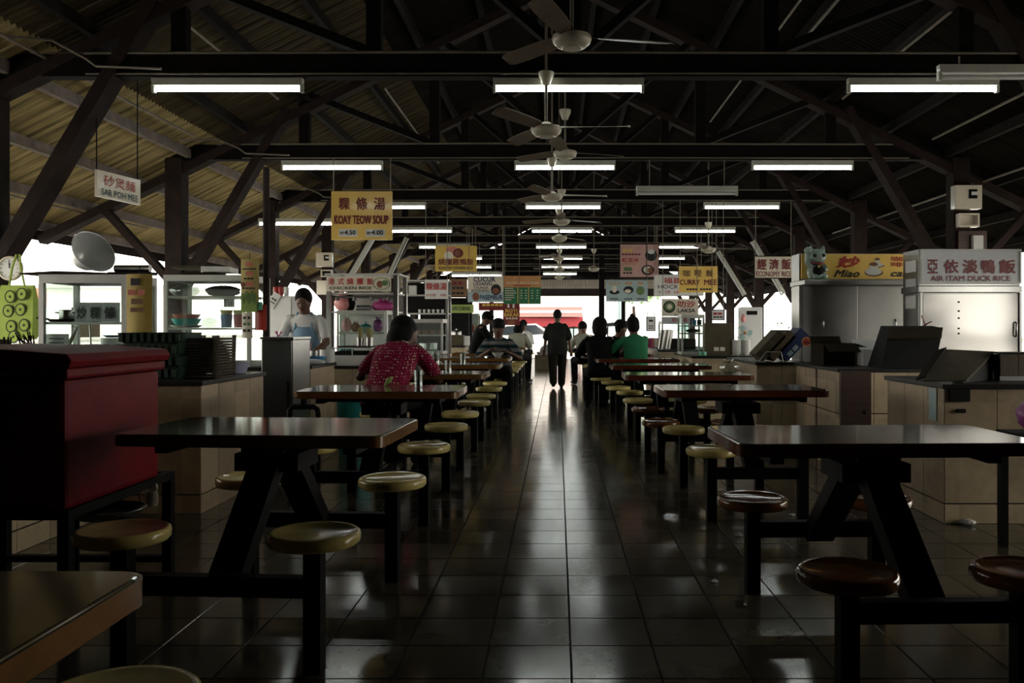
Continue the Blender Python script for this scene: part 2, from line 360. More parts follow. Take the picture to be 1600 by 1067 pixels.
# ------------------------------------------------------------------ trusses with columns and braces
TY = [7.0+3.44*k for k in range(8)]
CW = 4.72
def make_truss():
    t = thing('roof_truss', '', 'truss', (XC, 0, 0), kind='structure')
    for s in (-1, 1):
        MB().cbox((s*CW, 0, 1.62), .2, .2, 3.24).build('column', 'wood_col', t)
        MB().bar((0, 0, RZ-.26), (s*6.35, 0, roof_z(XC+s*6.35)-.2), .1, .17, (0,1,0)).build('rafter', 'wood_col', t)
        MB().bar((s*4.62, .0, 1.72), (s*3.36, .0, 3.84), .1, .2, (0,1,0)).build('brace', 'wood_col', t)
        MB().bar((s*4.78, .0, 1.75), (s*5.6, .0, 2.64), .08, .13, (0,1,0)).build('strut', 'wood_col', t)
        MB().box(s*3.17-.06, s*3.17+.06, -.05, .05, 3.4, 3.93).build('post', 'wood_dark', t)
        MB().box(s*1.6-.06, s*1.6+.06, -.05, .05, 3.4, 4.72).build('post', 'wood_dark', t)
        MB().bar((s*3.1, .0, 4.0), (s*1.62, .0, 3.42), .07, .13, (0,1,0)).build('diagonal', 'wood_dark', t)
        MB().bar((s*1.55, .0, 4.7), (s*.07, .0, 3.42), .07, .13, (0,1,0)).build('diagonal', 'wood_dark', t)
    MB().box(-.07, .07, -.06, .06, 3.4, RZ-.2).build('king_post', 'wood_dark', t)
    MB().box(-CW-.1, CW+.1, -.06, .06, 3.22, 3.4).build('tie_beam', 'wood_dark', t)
    MB().tube([(-4.2, -.075, 3.4), (-1, -.075, 3.41), (1.2, -.075, 3.405), (3.9, -.075, 3.4)], .011, 6).build('conduit', 'conduit', t)
    MB().tube([(-3.9, -.075, 3.235), (0, -.075, 3.24), (4.1, -.075, 3.235)], .008, 6).build('cable', 'conduit', t)
    return t
ordn = ['nearest', 'second', 'third', 'fourth', 'fifth', 'sixth', 'seventh', 'eighth', 'ninth', 'tenth', 'eleventh', 'twelfth', 'thirteenth']
T0 = make_truss(); T0['group'] = 'timber roof trusses'
for k, y in enumerate(TY):
    lab = 'dark timber roof truss with columns and braces, %s from the front' % ordn[k]
    if k == 0: T0.location.y = y; T0['label'] = lab
    else: dup(T0, (XC, y, 0), 0, lab)
# dangling conduit drops at the left of the two near trusses
for k, (xa, za) in enumerate(((-3.95, 3.55), (-4.0, 3.5), (-4.0, 3.5))):
    y = TY[k]-.13
    o = one('cable_drop', MB().tube([(xa-.25, y-.6, roof_z(xa-.25)-.14), (xa, y-.12, roof_z(xa)-.15), (xa+.2, y, 3.34), (xa+.28, y, 3.28), (xa+.8, y, 3.26)], .011, 6), 'conduit',
        'pale cable dropping onto the left end of the %s truss' % ordn[k], 'cable', group='cable drops', smooth=60)
# ------------------------------------------------------------------ fluorescent lights
def make_light(lit):
    t = thing('fluorescent_light', '', 'ceiling light', (0,0,0), 0, 'fluorescent lights')
    MB().prism([(-.61,0),(.61,0),(.61,-.03),(.6,-.062),(-.6,-.062),(-.61,-.03)], -.03, .03).build('housing', 'white_fix', t, bevel=.004)
    for s in (-1, 1): MB().box(s*.6-.012, s*.6+.012, -.02, .02, -.115, -.05).build('lamp_holder', 'white_fix', t)
    MB().tube([(-.588, 0, -.09), (.588, 0, -.09)], .017, 12).build('tube', 'tube_on' if lit else 'tube_off', t, smooth=60)
    return t
LON = make_light(True); LOFF = make_light(False); first = {True: True, False: True}
def put_light(x, y, z, label, lit=True, rot=None):
    src = LON if lit else LOFF
    if first[lit]: o = src; first[lit] = False; o.location = (x, y, z); o['label'] = label
    else: o = dup(src, (x, y, z), 0, label)
    if rot: o.rotation_euler = rot
    elif z < 3.2:
        for q in (-1, 1): MB().tube([(q*.45, 0, -.002), (q*.45, 0, 3.225-z)], .006, 6).build('hanger', 'conduit', o)
    return o
colx = ((-2.72, 'left'), (.09, 'middle'), (2.96, 'right'))
for k, y in enumerate(TY):
    for x, nm in colx:
        if k == 0 and nm == 'left': x = -2.67
        put_light(x+(.0 if k else 0), y-.0, 3.219, 'lit fluorescent tube under the %s truss, %s row' % (ordn[k], nm))
put_light(3.45, 6.45, 3.16, 'unlit tube fixture at the right edge in front of the nearest truss', False)
put_light(wx(1074, 10.36), 10.4, wz(290, 10.36), 'unlit grey tube fixture hanging right of the middle row', False)
put_light(wx(463, 13.8), 13.82, wz(341, 13.8), 'lit tube behind the yellow koay teow soup sign')
put_light(wx(745, 20.7), 20.7, wz(425, 20.7), 'lit tube just above the cucur udang sign')
# unlit tubes screwed along the diagonal braces
for (x0, y0), (x1, y1), d, nm in (((578,372),(543,432),17.2,'left brace above the chicken rice stall'), ((628,380),(604,432),20.64,'left brace right of the chicken rice sign'),
                                   ((1121,385),(1170,465),20.64,'right brace between curry mee and economy rice'), ((1181,377),(1226,455),17.2,'right brace behind the economy rice sign')):
    p = at(x0, y0, d); q = at(x1, y1, d); c = (p+q)/2; an = math.atan2(p.z-q.z, p.x-q.x)
    if an > PI/2: an -= PI
    put_light(c.x, c.y, c.z, 'unlit tube on the %s' % nm, False, (0, -an, 0))
# ------------------------------------------------------------------ ceiling fans
def make_fan():
    t = thing('ceiling_fan', '', 'ceiling fan', (0,0,0), 0, 'ceiling fans')
    MB().lathe([(.001,.46),(.062,.46),(.06,.43),(.03,.36),(.022,.355),(.001,.355)], 20).build('canopy', 'fan', t, smooth=50)
    MB().lathe([(.012,.04),(.012,.37)], 10).build('rod', 'conduit', t, smooth=60)
    MB().lathe([(.001,-.062),(.06,-.06),(.068,-.05),(.09,-.046),(.118,-.02),(.126,.005),(.12,.022),(.06,.035),(.03,.06),(.001,.06)], 28).build('motor_housing', 'fan', t, smooth=40)
    b = MB()
    for sec in ((.1,.03),(.17,.05),(.3,.062),(.5,.066),(.64,.058),(.67,.03)):
        r, hw = sec; b.v += [(r,-hw,.012-.012), (r,hw,.02+.012), (r,hw,.026+.012), (r,-hw,.018-.012)]
    n = 6
    for i in range(n-1):
        for j in range(4): b.f.append((4*i+j, 4*i+(j+1) % 4, 4*i+4+(j+1) % 4, 4*i+4+j))
    b.f += [(3,2,1,0), (4*n-4, 4*n-3, 4*n-2, 4*n-1)]
    me = b.mesh('blade', 'blade')
    for k in range(3): link('blade', me, t, (0,0,0), 2*PI*k/3)
    return t
FAN = make_fan(); ff = True
fans = [(.09, 5.44, wz(62,5.44), .2), (-.09, 6.9, wz(203,6.9), -.05), (.08, 9.1, wz(240,9.1), .35), (-.065, 10.3, wz(307,10.3), .15), (.06, 12.6, wz(352,12.6)+.06, .5),
        (.03, 13.9, wz(372,13.9), .9), (.02, 17.3, wz(403,17.3), .3), (.05, 20.8, wz(420,20.8), .7), (.05, 24.2, wz(433,24.2), 1.1), (wx(928,20), 20, wz(420,20), .4), (wx(1107,14.6), 14.6, wz(390,14.6), .05)]
fl_lab = ['nearest fan on a long rod at the top of the picture', 'low fan hanging in front of the nearest middle tube', 'small spinning-type fan just above the second middle tube', 'low fan in front of the second middle tube',
          'fan on a long rod behind the second middle tube', 'fan under the third middle tube', 'fan under the fourth middle tube', 'fan under the fifth middle tube', 'farthest fan of the middle row',
          'fan hanging left of the pink red bean ice sign', 'fan above the yellow curry mee sign']
for i, (x, y, z, rz) in enumerate(fans):
    lab = 'cream three-blade ' + fl_lab[i]
    if i == 0: o = FAN; o.location = (x, y, z); o.rotation_euler.z = rz; o['label'] = lab
    else: o = dup(FAN, (x, y, z), rz, lab)
    top = 3.22 if i in (1, 3, 5, 6, 7, 8) else (3.3 if i > 8 else RZ-.2)
    if top-z-.46 > .02:
        ex = MB().lathe([(.011,.44),(.011,top-z)], 8).build('hanger_rod', 'conduit', o, smooth=60)
# ------------------------------------------------------------------ tables with attached stools
def make_table(nm, L, W, ZT, zs, sx, sy, top, edge, seat):
    t = thing(nm, '', 'table', (0,0,0), 0)
    pl = rrect(L-.012, W-.012, .05); b = MB(); b.plate(pl, ZT-.04, ZT); b.build('tabletop', top, t, bevel=.006)
    po = rrect(L, W, .055); pi = rrect(L-.012, W-.012, .05); n = len(po); b = MB()
    b.v = [(x, y, ZT-.046) for x, y in po]+[(x, y, ZT-.004) for x, y in po]+[(x, y, ZT-.004) for x, y in pi]+[(x, y, ZT-.046) for x, y in pi]
    for q in range(4):
        for i in range(n): b.f.append((q*n+i, q*n+(i+1) % n, ((q+1) % 4)*n+(i+1) % n, ((q+1) % 4)*n+i))
    b.build('edge_band', edge, t, smooth=50)
    b = MB(); b.box(-L*.38, L*.38, -.035, .035, ZT-.09, ZT-.046); b.box(-.04, .04, -W*.4, W*.4, ZT-.1, ZT-.046); b.box(-L*.38, -L*.38+.05, -W*.35, W*.35, ZT-.085, ZT-.046); b.box(L*.38-.05, L*.38, -W*.35, W*.35, ZT-.085, ZT-.046)
    b.build('underframe', 'steel_black', t)
    MB().box(-.13, .13, -.12, .12, ZT-.17, ZT-.1).build('bracket', 'steel_black', t)
    zb = .29
    for s in (-1, 1):
        MB().bar((0, s*.06, ZT-.1), (0, s*(sy-.05), .27), .07, .12, (1,0,0)).build('leg', 'steel_black', t)
        MB().box(-sx, sx, s*(sy-.02)-.025, s*(sy-.02)+.025, zb-.035, zb+.035).build('foot_bar', 'steel_black', t)
        for q in (-1, 1):
            MB().box(q*sx-.031, q*sx+.031, s*sy-.031, s*sy+.031, 0, zs-.045).build('stool_post', 'steel_black', t, bevel=.004)
            st = MB().lathe([(.001,-.034),(.135,-.046),(.152,-.042),(.159,-.032),(.16,-.012),(.156,-.002),(.147,.003),(.136,.0),(.12,-.005),(.06,-.008),(.001,-.009)], 36).build('stool_seat', seat, t, smooth=60)
            st.location = (q*sx, s*sy, zs)
            MB().box(-.07, .07, -.07, .07, -.056, -.047).build('seat_plate', 'steel_black', st)
    return t
LT = make_table('canteen_table', 1.05, .66, .795, .49, .345, .545, 'top', 'top_edge', 'seat_y')
RT = make_table('canteen_table', 1.12, .6, .79, .43, .285, .59, 'top_red', 'red_edge', 'seat_r')
RY = make_table('canteen_table', 1.1, .6, .79, .45, .285, .56, 'top_red', 'red_edge', 'seat_y')
LTY = [1.12, 3.58, 5.8, 7.85, 9.75, 11.85, 13.9, 15.9, 17.9, 19.9, 21.9, 23.9]
RTD = [(3.35,1.19,'r'), (5.95,1.24,'y'), (7.75,1.15,'r'), (9.7,1.14,'y'), (11.6,1.06,'y'), (13.6,.93,'y'), (15.6,.95,'y'), (17.6,.95,'y'), (19.6,.95,'y'), (21.6,.95,'y')]
for i, y in enumerate(LTY):
    rz = {0: 0, 1: -.06}.get(i, random.uniform(-.015, .015)); x = {0: -1.2}.get(i, -1.16)
    lab = ('brown table corner cut off at the bottom left of the picture', 'large brown table with mustard stools beside the red chest',)[i] if i < 2 else 'brown table with attached mustard stools, %s in the left row' % ordn[i]
    if i == 0: o = LT; o.location = (x, y, 0); o['label'] = lab; o['group'] = 'tables left of the aisle'
    else: o = dup(LT, (x, y, 0), rz, lab)
LT.rotation_euler.z = 0
fr = {'r': RT, 'y': RY}; fu = {'r': True, 'y': True}
for i, (y, x, c) in enumerate(RTD):
    rz = {0: .03}.get(i, random.uniform(-.015, .015))
    lab = 'red-brown table with tan stools, nearest on the right of the aisle' if i == 0 else 'red-brown table with attached %s stools, %s in the right row' % ('tan' if c == 'r' else 'mustard', ordn[i])
    if fu[c]: o = fr[c]; o.location = (x, y, 0); o.rotation_euler.z = rz; o['label'] = lab; fu[c] = False; o['group'] = 'tables right of the aisle'
    else: o = dup(fr[c], (x, y, 0), rz, lab)
# ------------------------------------------------------------------ tiled counters
M['ctile'] = tile_mat('beige_marbled_wall_tile', (.42,.335,.215), .35, .35, (.305, .305, .305), (.02, .02, .13), 5)
M['wtile'] = tile_mat('beige_wood_effect_tile', (.4,.31,.205), .35, .4, (.305, .305, .305), (.05, .05, .13), 9)
ctile_cache = {}
def counter(name, label, x0, x1, y0, y1, z1, faces, mt={'f': 'ctile', 's': 'ctile'}, slab=True, tw=.3, group='tiled stall counters'):
    """faces: 'f' (towards the camera), 'l' / 'r' (aisle side)"""
    t = thing(name, label, 'counter', ((x0+x1)/2, (y0+y1)/2, 0), 0, group)
    cx, cy = (x0+x1)/2, (y0+y1)/2
    zc = z1-(.03 if slab else 0)
    MB().box(x0-cx+.01, x1-cx-.01, y0-cy+.01, y1-cy-.01, 0, zc).build('core', 'grout', t)
    if slab: MB().box(x0-cx-.02, x1-cx+.02, y0-cy-.02, y1-cy+.02, zc+.001, z1).build('worktop', 'stone', t, bevel=.004)
    rows = [(0, .12), (.125, .125+.35), (.48, zc)] if zc > .7 else [(0, .12), (.125, zc)]
    def run(a, b):
        n = max(1, round((b-a)/tw)); return [(a+(b-a)*i/n, a+(b-a)*(i+1)/n) for i in range(n)]
    gp = .0022
    for fc in faces:
        rng = run(x0-cx, x1-cx) if fc == 'f' else run(y0-cy, y1-cy)
        for a, b in rng:
            for c, d in rows:
                w_, h_ = round(b-a-2*gp, 4), round(d-c-2*gp, 4)
                m = mt['f'] if fc == 'f' else mt['s']; key = (w_, h_, fc == 'f', m)
                if key not in ctile_cache:
                    q = MB()
                    if fc == 'f': q.box(-w_/2, w_/2, -.006, .006, -h_/2, h_/2)
                    else: q.box(-.006, .006, -w_/2, w_/2, -h_/2, h_/2)
                    ctile_cache[key] = q.mesh('tile', m)
                mid = (a+b)/2; zz = (c+d)/2
                loc = (mid, y0-cy+.004, zz) if fc == 'f' else ((x0-cx+.004) if fc == 'l' else (x1-cx-.004), mid, zz)
                link('tile', ctile_cache[key], t, loc)
    return t
WT = {'f': 'ctile', 's': 'wtile'}
CZ = .855
counter('tiled_counter', 'tiled counter half hidden behind the red chest at the left edge', -4.25, -2.88, 3.7, 5.5, CZ, 'rf')
counter('tiled_counter', 'beige tiled counter carrying the green trays', -4.25, -2.3, 5.57, 6.75, CZ, 'fr', WT)
counter('tiled_counter', 'tiled counter under the white framed plate cabinet', -4.25, -2.62, 7.55, 8.5, CZ, 'fr', WT)
counter('tiled_counter', 'small wood-effect counter with pink straws on top', -2.6, -2.3, 8.04, 8.9, .845, 'fr', WT)
counter('tiled_counter', 'pale tiled counter under the chicken rice stall', -2.5, -1.8, 9.05, 9.95, .8, 'fr')
counter('tiled_counter', 'far left tiled counter below the dark glass cabinet', -2.4, -1.69, 12.3, 13.2, .82, 'fr')
counter('tiled_counter', 'far left counter below the green cafe corner banner', -2.6, -1.75, 16.2, 17.7, .86, 'fr')
counter('tiled_counter', 'big tiled counter at the right edge with a sloping cardboard sheet', 2.37, 4.3, 5.29, 6.2, CZ, 'fl', WT)
counter('tiled_counter', 'tiled counter in front of the miao cafe stall', 2.37, 4.4, 7.26, 7.88, CZ, 'fl', WT)
counter('tiled_counter', 'short tiled counter under the cartons by the cafe stall', 2.37, 3.25, 7.92, 8.57, CZ, 'l', WT)
counter('tiled_counter', 'jutting right counter carrying slanted boxes', 2.0, 2.5, 8.66, 10.1, CZ, 'fl', WT)
counter('tiled_counter', 'far right counter with stacks of bowls', 1.72, 2.7, 11.0, 12.6, .84, 'fl', WT)
counter('tiled_counter', 'far right counter below the laksa sign', 1.56, 2.6, 13.3, 15.2, .86, 'fl', WT)
# ------------------------------------------------------------------ signs
def lettering(parent, body, x, z, w_, h_, m, y=-.013, bold=.012, shear=0, name='lettering'):
    if body[0] == '#':                                  # print too small to read in the photograph: broken strokes only
        b = MB(); n = max(1, round(w_/h_/1.6)); k = w_/n
        for i in range(n): b.box(-w_/2+k*i+k*.1, -w_/2+k*(i+1)-k*.1, 0, .001, -h_*.42, h_*.42)
        o = b.build('small_print', m, parent); o.location = (x, y, z); o['kind'] = 'stuff'; return o
    me = text_mesh(body, w_, h_, bold, shear); me.materials.append(M[m])
    return link(name, me, parent, (x, y, z))
def disc(parent, x, z, rx, rz, m, y=-.0125, name='picture', n=20):
    b = MB(); b.v = [(x+rx*math.cos(2*PI*k/n), y, z+rz*math.sin(2*PI*k/n)) for k in range(n)]; b.v += [(p[0], y+.002, p[2]) for p in b.v]
    b.f = [tuple(range(n)), tuple(reversed(range(n, 2*n)))]+[(k, k+n, (k+1) % n+n, (k+1) % n) for k in range(n)]
    return b.build(name, m, parent)
def rect(parent, x0, x1, z0, z1, m, y=-.0125, name='print'):
    return MB().box(x0, x1, y, y+.002, z0, z1).build(name, m, parent)
def sign(label, px, d, bgm, texts=(), name='hanging_sign', rods=None, rodm='conduit', frame=None, loc=None, rz=0, size=None, shapes=(), cat='sign', thick=.024):
    """px: x0,x1,y0,y1 measured in the photograph at distance d; texts: (body, x0,x1,y0,y1, ink[, bold[, shear]])"""
    x0, x1, y0, y1 = px; k = d/F; W, H = (x1-x0)*k, (y1-y0)*k
    if size: W, H = size
    c = at((x0+x1)/2, (y0+y1)/2, d) if loc is None else Vector(loc)
    t = thing(name, label, cat, c, rz)
    kx, kz = W/(x1-x0), H/(y1-y0); mx, my = (x0+x1)/2, (y0+y1)/2
    MB().box(-W/2, W/2, -thick/2, thick/2, -H/2, H/2).build('panel', bgm, t, bevel=.002)
    yy = -thick/2-.0015
    for sh in shapes:
        kind, a, b, c0, e, m = sh[:6]; lay = sh[6] if len(sh) > 6 else 0
        if kind == 'o': disc(t, ((a+b)/2-mx)*kx, (my-(c0+e)/2)*kz, (b-a)/2*kx, (e-c0)/2*kz, m, yy-.001*lay)
        else: rect(t, (a-mx)*kx, (b-mx)*kx, (my-e)*kz, (my-c0)*kz, m, yy-.001*lay)
    for tx in texts:
        body, a, b, c0, e, m = tx[:6]
        lettering(t, body, ((a+b)/2-mx)*kx, (my-(c0+e)/2)*kz, (b-a)*kx, (e-c0)*kz, m, yy-.0045, tx[6] if len(tx) > 6 else .012, tx[7] if len(tx) > 7 else 0)
    if frame:
        f = MB(); fw = .014
        f.box(-W/2-fw, W/2+fw, -.02, .02, H/2, H/2+fw); f.box(-W/2-fw, W/2+fw, -.02, .02, -H/2-fw, -H/2); f.box(-W/2-fw, -W/2, -.02, .02, -H/2, H/2); f.box(W/2, W/2+fw, -.02, .02, -H/2, H/2)
        f.build('frame', frame, t)
    if rods:
        for q in (-1, 1): MB().tube([(q*W*.47, .006, H/2-.01), (q*W*.47, .006, rods-c.z)], .0055, 6).build('hanger', rodm, t)
    return t
p0 = Vector((-3.74, 7.0, 2.375)); p1 = Vector((-3.64, 7.52, 2.375))
sign('white tilted sign reading SAR POH MEE hung at the upper left', (0,100,0,42), 7.2, 'cream',
     [('砂煲麵', 14,86,6,23,'redink',.006), ('SAR POH MEE', 9,92,28,38,'tealink',.012)], loc=(p0+p1)/2, rz=math.atan2(p1.y-p0.y, p1.x-p0.x), size=(.53,.218), rods=3.6, rodm='black')
sign('large yellow sign reading KOAY TEOW SOUP with two prices', (518,613,299,375), 10.36, 'yellow',
     [('粿', 530,546,309,328,'maroon',.02), ('條', 557,574,309,328,'maroon',.02), ('湯', 585,602,309,328,'maroon',.02), ('KOAY TEOW SOUP', 523,607,337,350,'maroon',.035),
      ('4.50', 539,556,360,367,'blackp',.03), ('4.00', 581,599,360,367,'blackp',.03), ('RM', 532,537,362,367,'blackp'), ('RM', 574,579,362,367,'blackp')],
     shapes=[('r',530,559,358,370,'white'), ('r',572,602,358,370,'white')], rods=3.23)
sign('sign with a roast bird picture reading ROASTED CHICKEN RICE', (680,745,384,424), 17.2, 'gold',
     [('燒臘雞鴨飯', 685,740,404,414,'maroon',.02), ('ROASTED CHICKEN RICE', 686,739,416.5,421,'blackp',.02)],
     shapes=[('o',697,717,385,398,'coral'), ('o',694,708,393,407,'cream',1), ('o',708,724,388,403,'maroon',2), ('o',711,719,391,401,'foodbrown',3)], rods=3.23)
sign('small white sign with red characters and prices 3.50 and 4.00', (664,700,437,467), 13.78, 'white',
     [('粿條湯', 666,698,442,453,'redink',.02), ('3.50', 672,681,459,463,'redink'), ('4.00', 688,697,459,463,'redink'), ('RM', 666,670,459.5,463,'redink')], rods=3.23)
sign('dim brown sign right of the small white noodle sign', (702,730,436,463), 17.2, 'brown_s',
     [('#', 706,724,439,446,'maroon'), ('#', 706,725,448,452,'blackp'), ('#', 706,725,456,460,'blackp')], rods=3.23)
sign('pale yellow sign reading CUCUR UDANG and PASEMBUR', (731,787,431,472), 17.18, 'cream',
     [('CUCUR', 740,774,433,440,'blueink',.04), ('UDANG', 740,769,441,446,'blueink',.03), ('TAUHUA', 740,763,447.5,451.5,'blackp'), ('RENDANG', 737,765,452,456.5,'blackp'), ('PASEMBUR', 750,785,461,468,'blueink',.03)],
     shapes=[('r',731,787,456,472,'blue_l'), ('o',767,783,444,461,'blackp',1), ('o',769,780,450,459,'foodbrown',2), ('o',738,749,457,470,'foodbrown',1)], rods=3.23)
sign('green menu board with an orange heading at the far end', (787,845,431,475), 17.2, 'green_b',
     [('BAHAR CAFE CORNER', 792,843,440,444,'cream',.02), ('#', 803,829,445,447.5,'redink',.02)]+
     [(s_, 789,789+n_,a_,a_+1.7,'cream') for s_, n_, a_ in (('#',13,450),('#',16,453.5),('#',18,457),('#',14,460.5),('#',15,464),('#',10,467.5))]+
     [('#', x_, x_+3.5, a_, a_+1.6, 'cream') for x_, dp in ((813,0),(820,.5),(830,1),(838,1.2)) for a_, p_ in ((453,2.5+dp),(457,3.0+dp),(461,3.5+dp),(465,4.0+dp))],
     shapes=[('r',787,845,431,449,'orange'), ('r',808.5,809.5,449,474,'gold'), ('r',825.5,826.5,449,474,'gold')], rods=3.23)
sign('small red sign reading ROTI BAKAR below the green menu', (786,812,475,508), 17.16, 'maroon',
     [('ROTI', 790,808,483,488,'gold',.04), ('BAKAR', 788,811,489,494.5,'gold',.03), ('#', 790,809,496,499,'cream')], shapes=[('r',793,796,475,481,'white'), ('r',801,804,475,481,'white'), ('o',792,806,500,507,'foodbrown',1)], rods=3.23)
sign('narrow red banner below the cucur udang sign', (748,787,473,485), 20.66, 'maroon', [('#', 753,786,474.5,478.5,'gold',.03)], rods=3.23)
sign('lime green banner reading CAFE CORNER on the far left stall', (681,740,476,489), 17.78, 'green_l', [('BAHAR CAFE CORNER', 688,735,479,485,'blackp',.02)], rods=3.23)
sign('pink sign with bowls of shaved ice', (969,1029,382,433), 17.22, 'pink',
     [('紅豆冰', 972,998,403,409.5,'redink',.03), ('#', 972,989,389,394,'gold',.02), ('#', 971,1001,396,399,'maroon',.02), ('#', 972,995,411,414,'orange'), ('#', 973,989,417,424,'foodgreen',.03), ('#', 973,988,425,428,'blackp')],
     shapes=[('o',1008,1027,390,408,'blackp'), ('o',1012,1023,390,397,'ceramic',1), ('o',1002,1022,414,430,'blackp',1), ('o',1005,1019,416,427,'cream',2), ('o',1012,1020,418,427,'foodbrown',3)], frame='wood_dark', rods=3.23)
sign('pale blue sign with three round dessert pictures', (947,1012,438,471), 17.2, 'blue_l',
     [('紅豆冰', 951,970,441,445,'orange'), ('#', 976,988,441,445,'orange'), ('#', 996,1005,441,445,'orange'), ('#', 953,966,466,468,'blackp'), ('#', 975,988,466,468,'blackp'), ('#', 995,1007,466,468,'blackp')],
     shapes=[('o',952,968,453,460,'blackp'), ('o',956,964,446,457,'cream',1), ('o',974,990,447,459,'blackp'), ('o',976,986,452,458,'cream',1), ('o',994,1007,447,461,'foodgreen')], rods=3.23, rodm='black')
sign('white sign reading HOCK KEE half hidden behind curry mee', (1023,1098,430,461), 17.2, 'white',
     [('福建麵', 1037,1080,434,443,'redink',.02), ('HOCK KEE', 1028,1082,445,451,'blackp',.01), ('5.00', 1039,1047,454,458.5,'redink'), ('6.00', 1053,1061,454,458.5,'redink'), ('RM', 1029,1033,455,457.5,'blackp')], frame='alu', rods=3.23)
sign('bright yellow sign reading CURRY MEE', (1061,1121,416,457), 13.78, 'yellow',
     [('咖', 1067,1078,422,432,'ink_brown',.02), ('哩', 1085,1096,422,432,'ink_brown',.02), ('麵', 1103,1113,422,432,'ink_brown',.02), ('CURRY', 1062,1093,437,445,'maroon',.03), ('MEE', 1100,1120,437,445,'maroon',.03), ('#', 1072,1090,450.5,453.5,'blackp'), ('#', 1093,1111,450.5,453.5,'blackp')],
     rods=3.23)
sign('cream sign with a noodle bowl reading LAKSA', (1034,1091,467,494), 13.76, 'cream',
     [('叻沙', 1059,1086,470,480,'redink',.03), ('LAKSA', 1059,1086,482.5,488,'blackp',.04), ('#', 1053,1063,491.5,493.5,'blackp')],
     shapes=[('o',1036,1055,470,489,'blackp'), ('o',1038,1053,472,486,'foodgreen',1), ('o',1042,1050,475,483,'cream',2)], rods=3.23)
sign('pink-lettered strip below the laksa sign', (1034,1078,495,505), 13.77, 'greywhite', [('叻沙', 1050,1062,497,503,'redink',.02), ('湯', 1067,1073,497,503,'redink',.02)], rods=wz(492,13.77))
sign('off-white sign reading ECONOMY RICE', (1179,1238,401,434), 13.78, 'cream',
     [('經', 1183,1197,405,421,'maroon',.03), ('濟', 1202,1216,405,421,'maroon',.03), ('飯', 1221,1235,405,421,'maroon',.03), ('ECONOMY RICE', 1181,1236,424,432,'maroon',.015)], frame='wood_dark', rods=3.23)
sign('tiny white notice above the brown cardboard panel on the right', (1112,1131,485,499), 13.76, 'white', [('#', 1114,1128,488,492,'redink',.02), ('#', 1114,1129,494,497,'blackp')], rods=3.23, frame='black')
sign('tall notice with small flowers at the far right stall', (1011,1023,496,516), 17.2, 'paper', [('#', 1013,1021,499,503,'blackp'), ('#', 1013,1021,508,510,'blackp'), ('#', 1013,1021,511.5,513.5,'blackp')], rods=3.23, frame='black')
# scroll poster and papers beside the plate cabinet
def poster(label, px, d, bgm, texts, curl=.03, name='poster', yaw=0):
    x0, x1, y0, y1 = px; k = d/F; W, H = (x1-x0)*k, (y1-y0)*k; c = at((x0+x1)/2, (y0+y1)/2, d)
    t = thing(name, label, 'poster', c, yaw); b = MB(); n = 8
    for i in range(n+1):
        u = i/n; yy = -curl*math.sin(u*PI)*.5+curl*(u-.5)**2
        for z in (-H/2, H/2): b.v += [(W*(u-.5), yy, z), (W*(u-.5), yy+.004, z)]
    for i in range(n):
        o = 4*i; b.f += [(o, o+4, o+6, o+2), (o+1, o+3, o+7, o+5), (o, o+1, o+5, o+4), (o+2, o+6, o+7, o+3)]
    b.f += [(0,2,3,1), (4*n, 4*n+1, 4*n+3, 4*n+2)]
    b.build('sheet', bgm, t, smooth=40)
    for body, a, e, f_, g_, m in texts:
        lettering(t, body, ((a+e)/2-(x0+x1)/2)*k, ((y0+y1)/2-(f_+g_)/2)*k, (e-a)*k, (g_-f_)*k, m, -curl*.5-.006)
    MB().tube([(0, .003, H/2-.01), (0, .01, H/2+.06)], .003, 5).build('hook', 'black', t)
    return t
po = poster('yellowed scroll poster with red and black lines hanging beside the white cabinet', (376,404,405,485), 7.57, 'poster',
       [('#', 384,398,409,417,'coral'), ('#', 380,402,419,422,'blackp'), ('#', 384,398,424,432,'coral'), ('#', 382,398,434,437,'blackp'), ('#', 384,398,440,448,'coral'), ('#', 379,400,449,452,'blackp')])
disc(po, -.05, .0, .022, .022, 'foodbrown', -.022); rect(po, -.07, .07, -.24, -.08, 'green_l', -.02)
for j in range(5): disc(po, -.045+.024*j, -.12+.02*(j % 2), .009, .05, 'foodgreen', -.0235)
poster('cream calendar strip of small boxes below the scroll poster', (378,394,488,528), 7.58, 'cream', [('#', 380,385,494,499,'blackp'), ('#', 387,392,494,499,'blackp'), ('#', 380,385,504,509,'foodgreen'), ('#', 387,392,504,509,'foodgreen'), ('#', 380,385,514,519,'blackp'), ('#', 387,392,514,519,'blackp')], .01)
poster('red hanging notice with no lettering beside the column', (398,416,476,516), 7.6, 'red_pl', [], .015)
poster('green plastic tag above the red notice', (401,410,472,484), 7.57, 'greenbag', [], .01)
pl = poster('pale label strip slanting on the left brace', (421,434,457,482), 10.37, 'paper', [('#', 423,432,466,469,'blackp'), ('#', 423,432,472,474,'blackp')], .004); pl.rotation_euler.y = .55
o = one('pole', MB().tube([(0,0,0),(0,0,2.62)], .028, 10), 'wood_col', 'thin dark pole behind the scroll poster', 'pole', (-2.578, 7.65, 0), smooth=60)
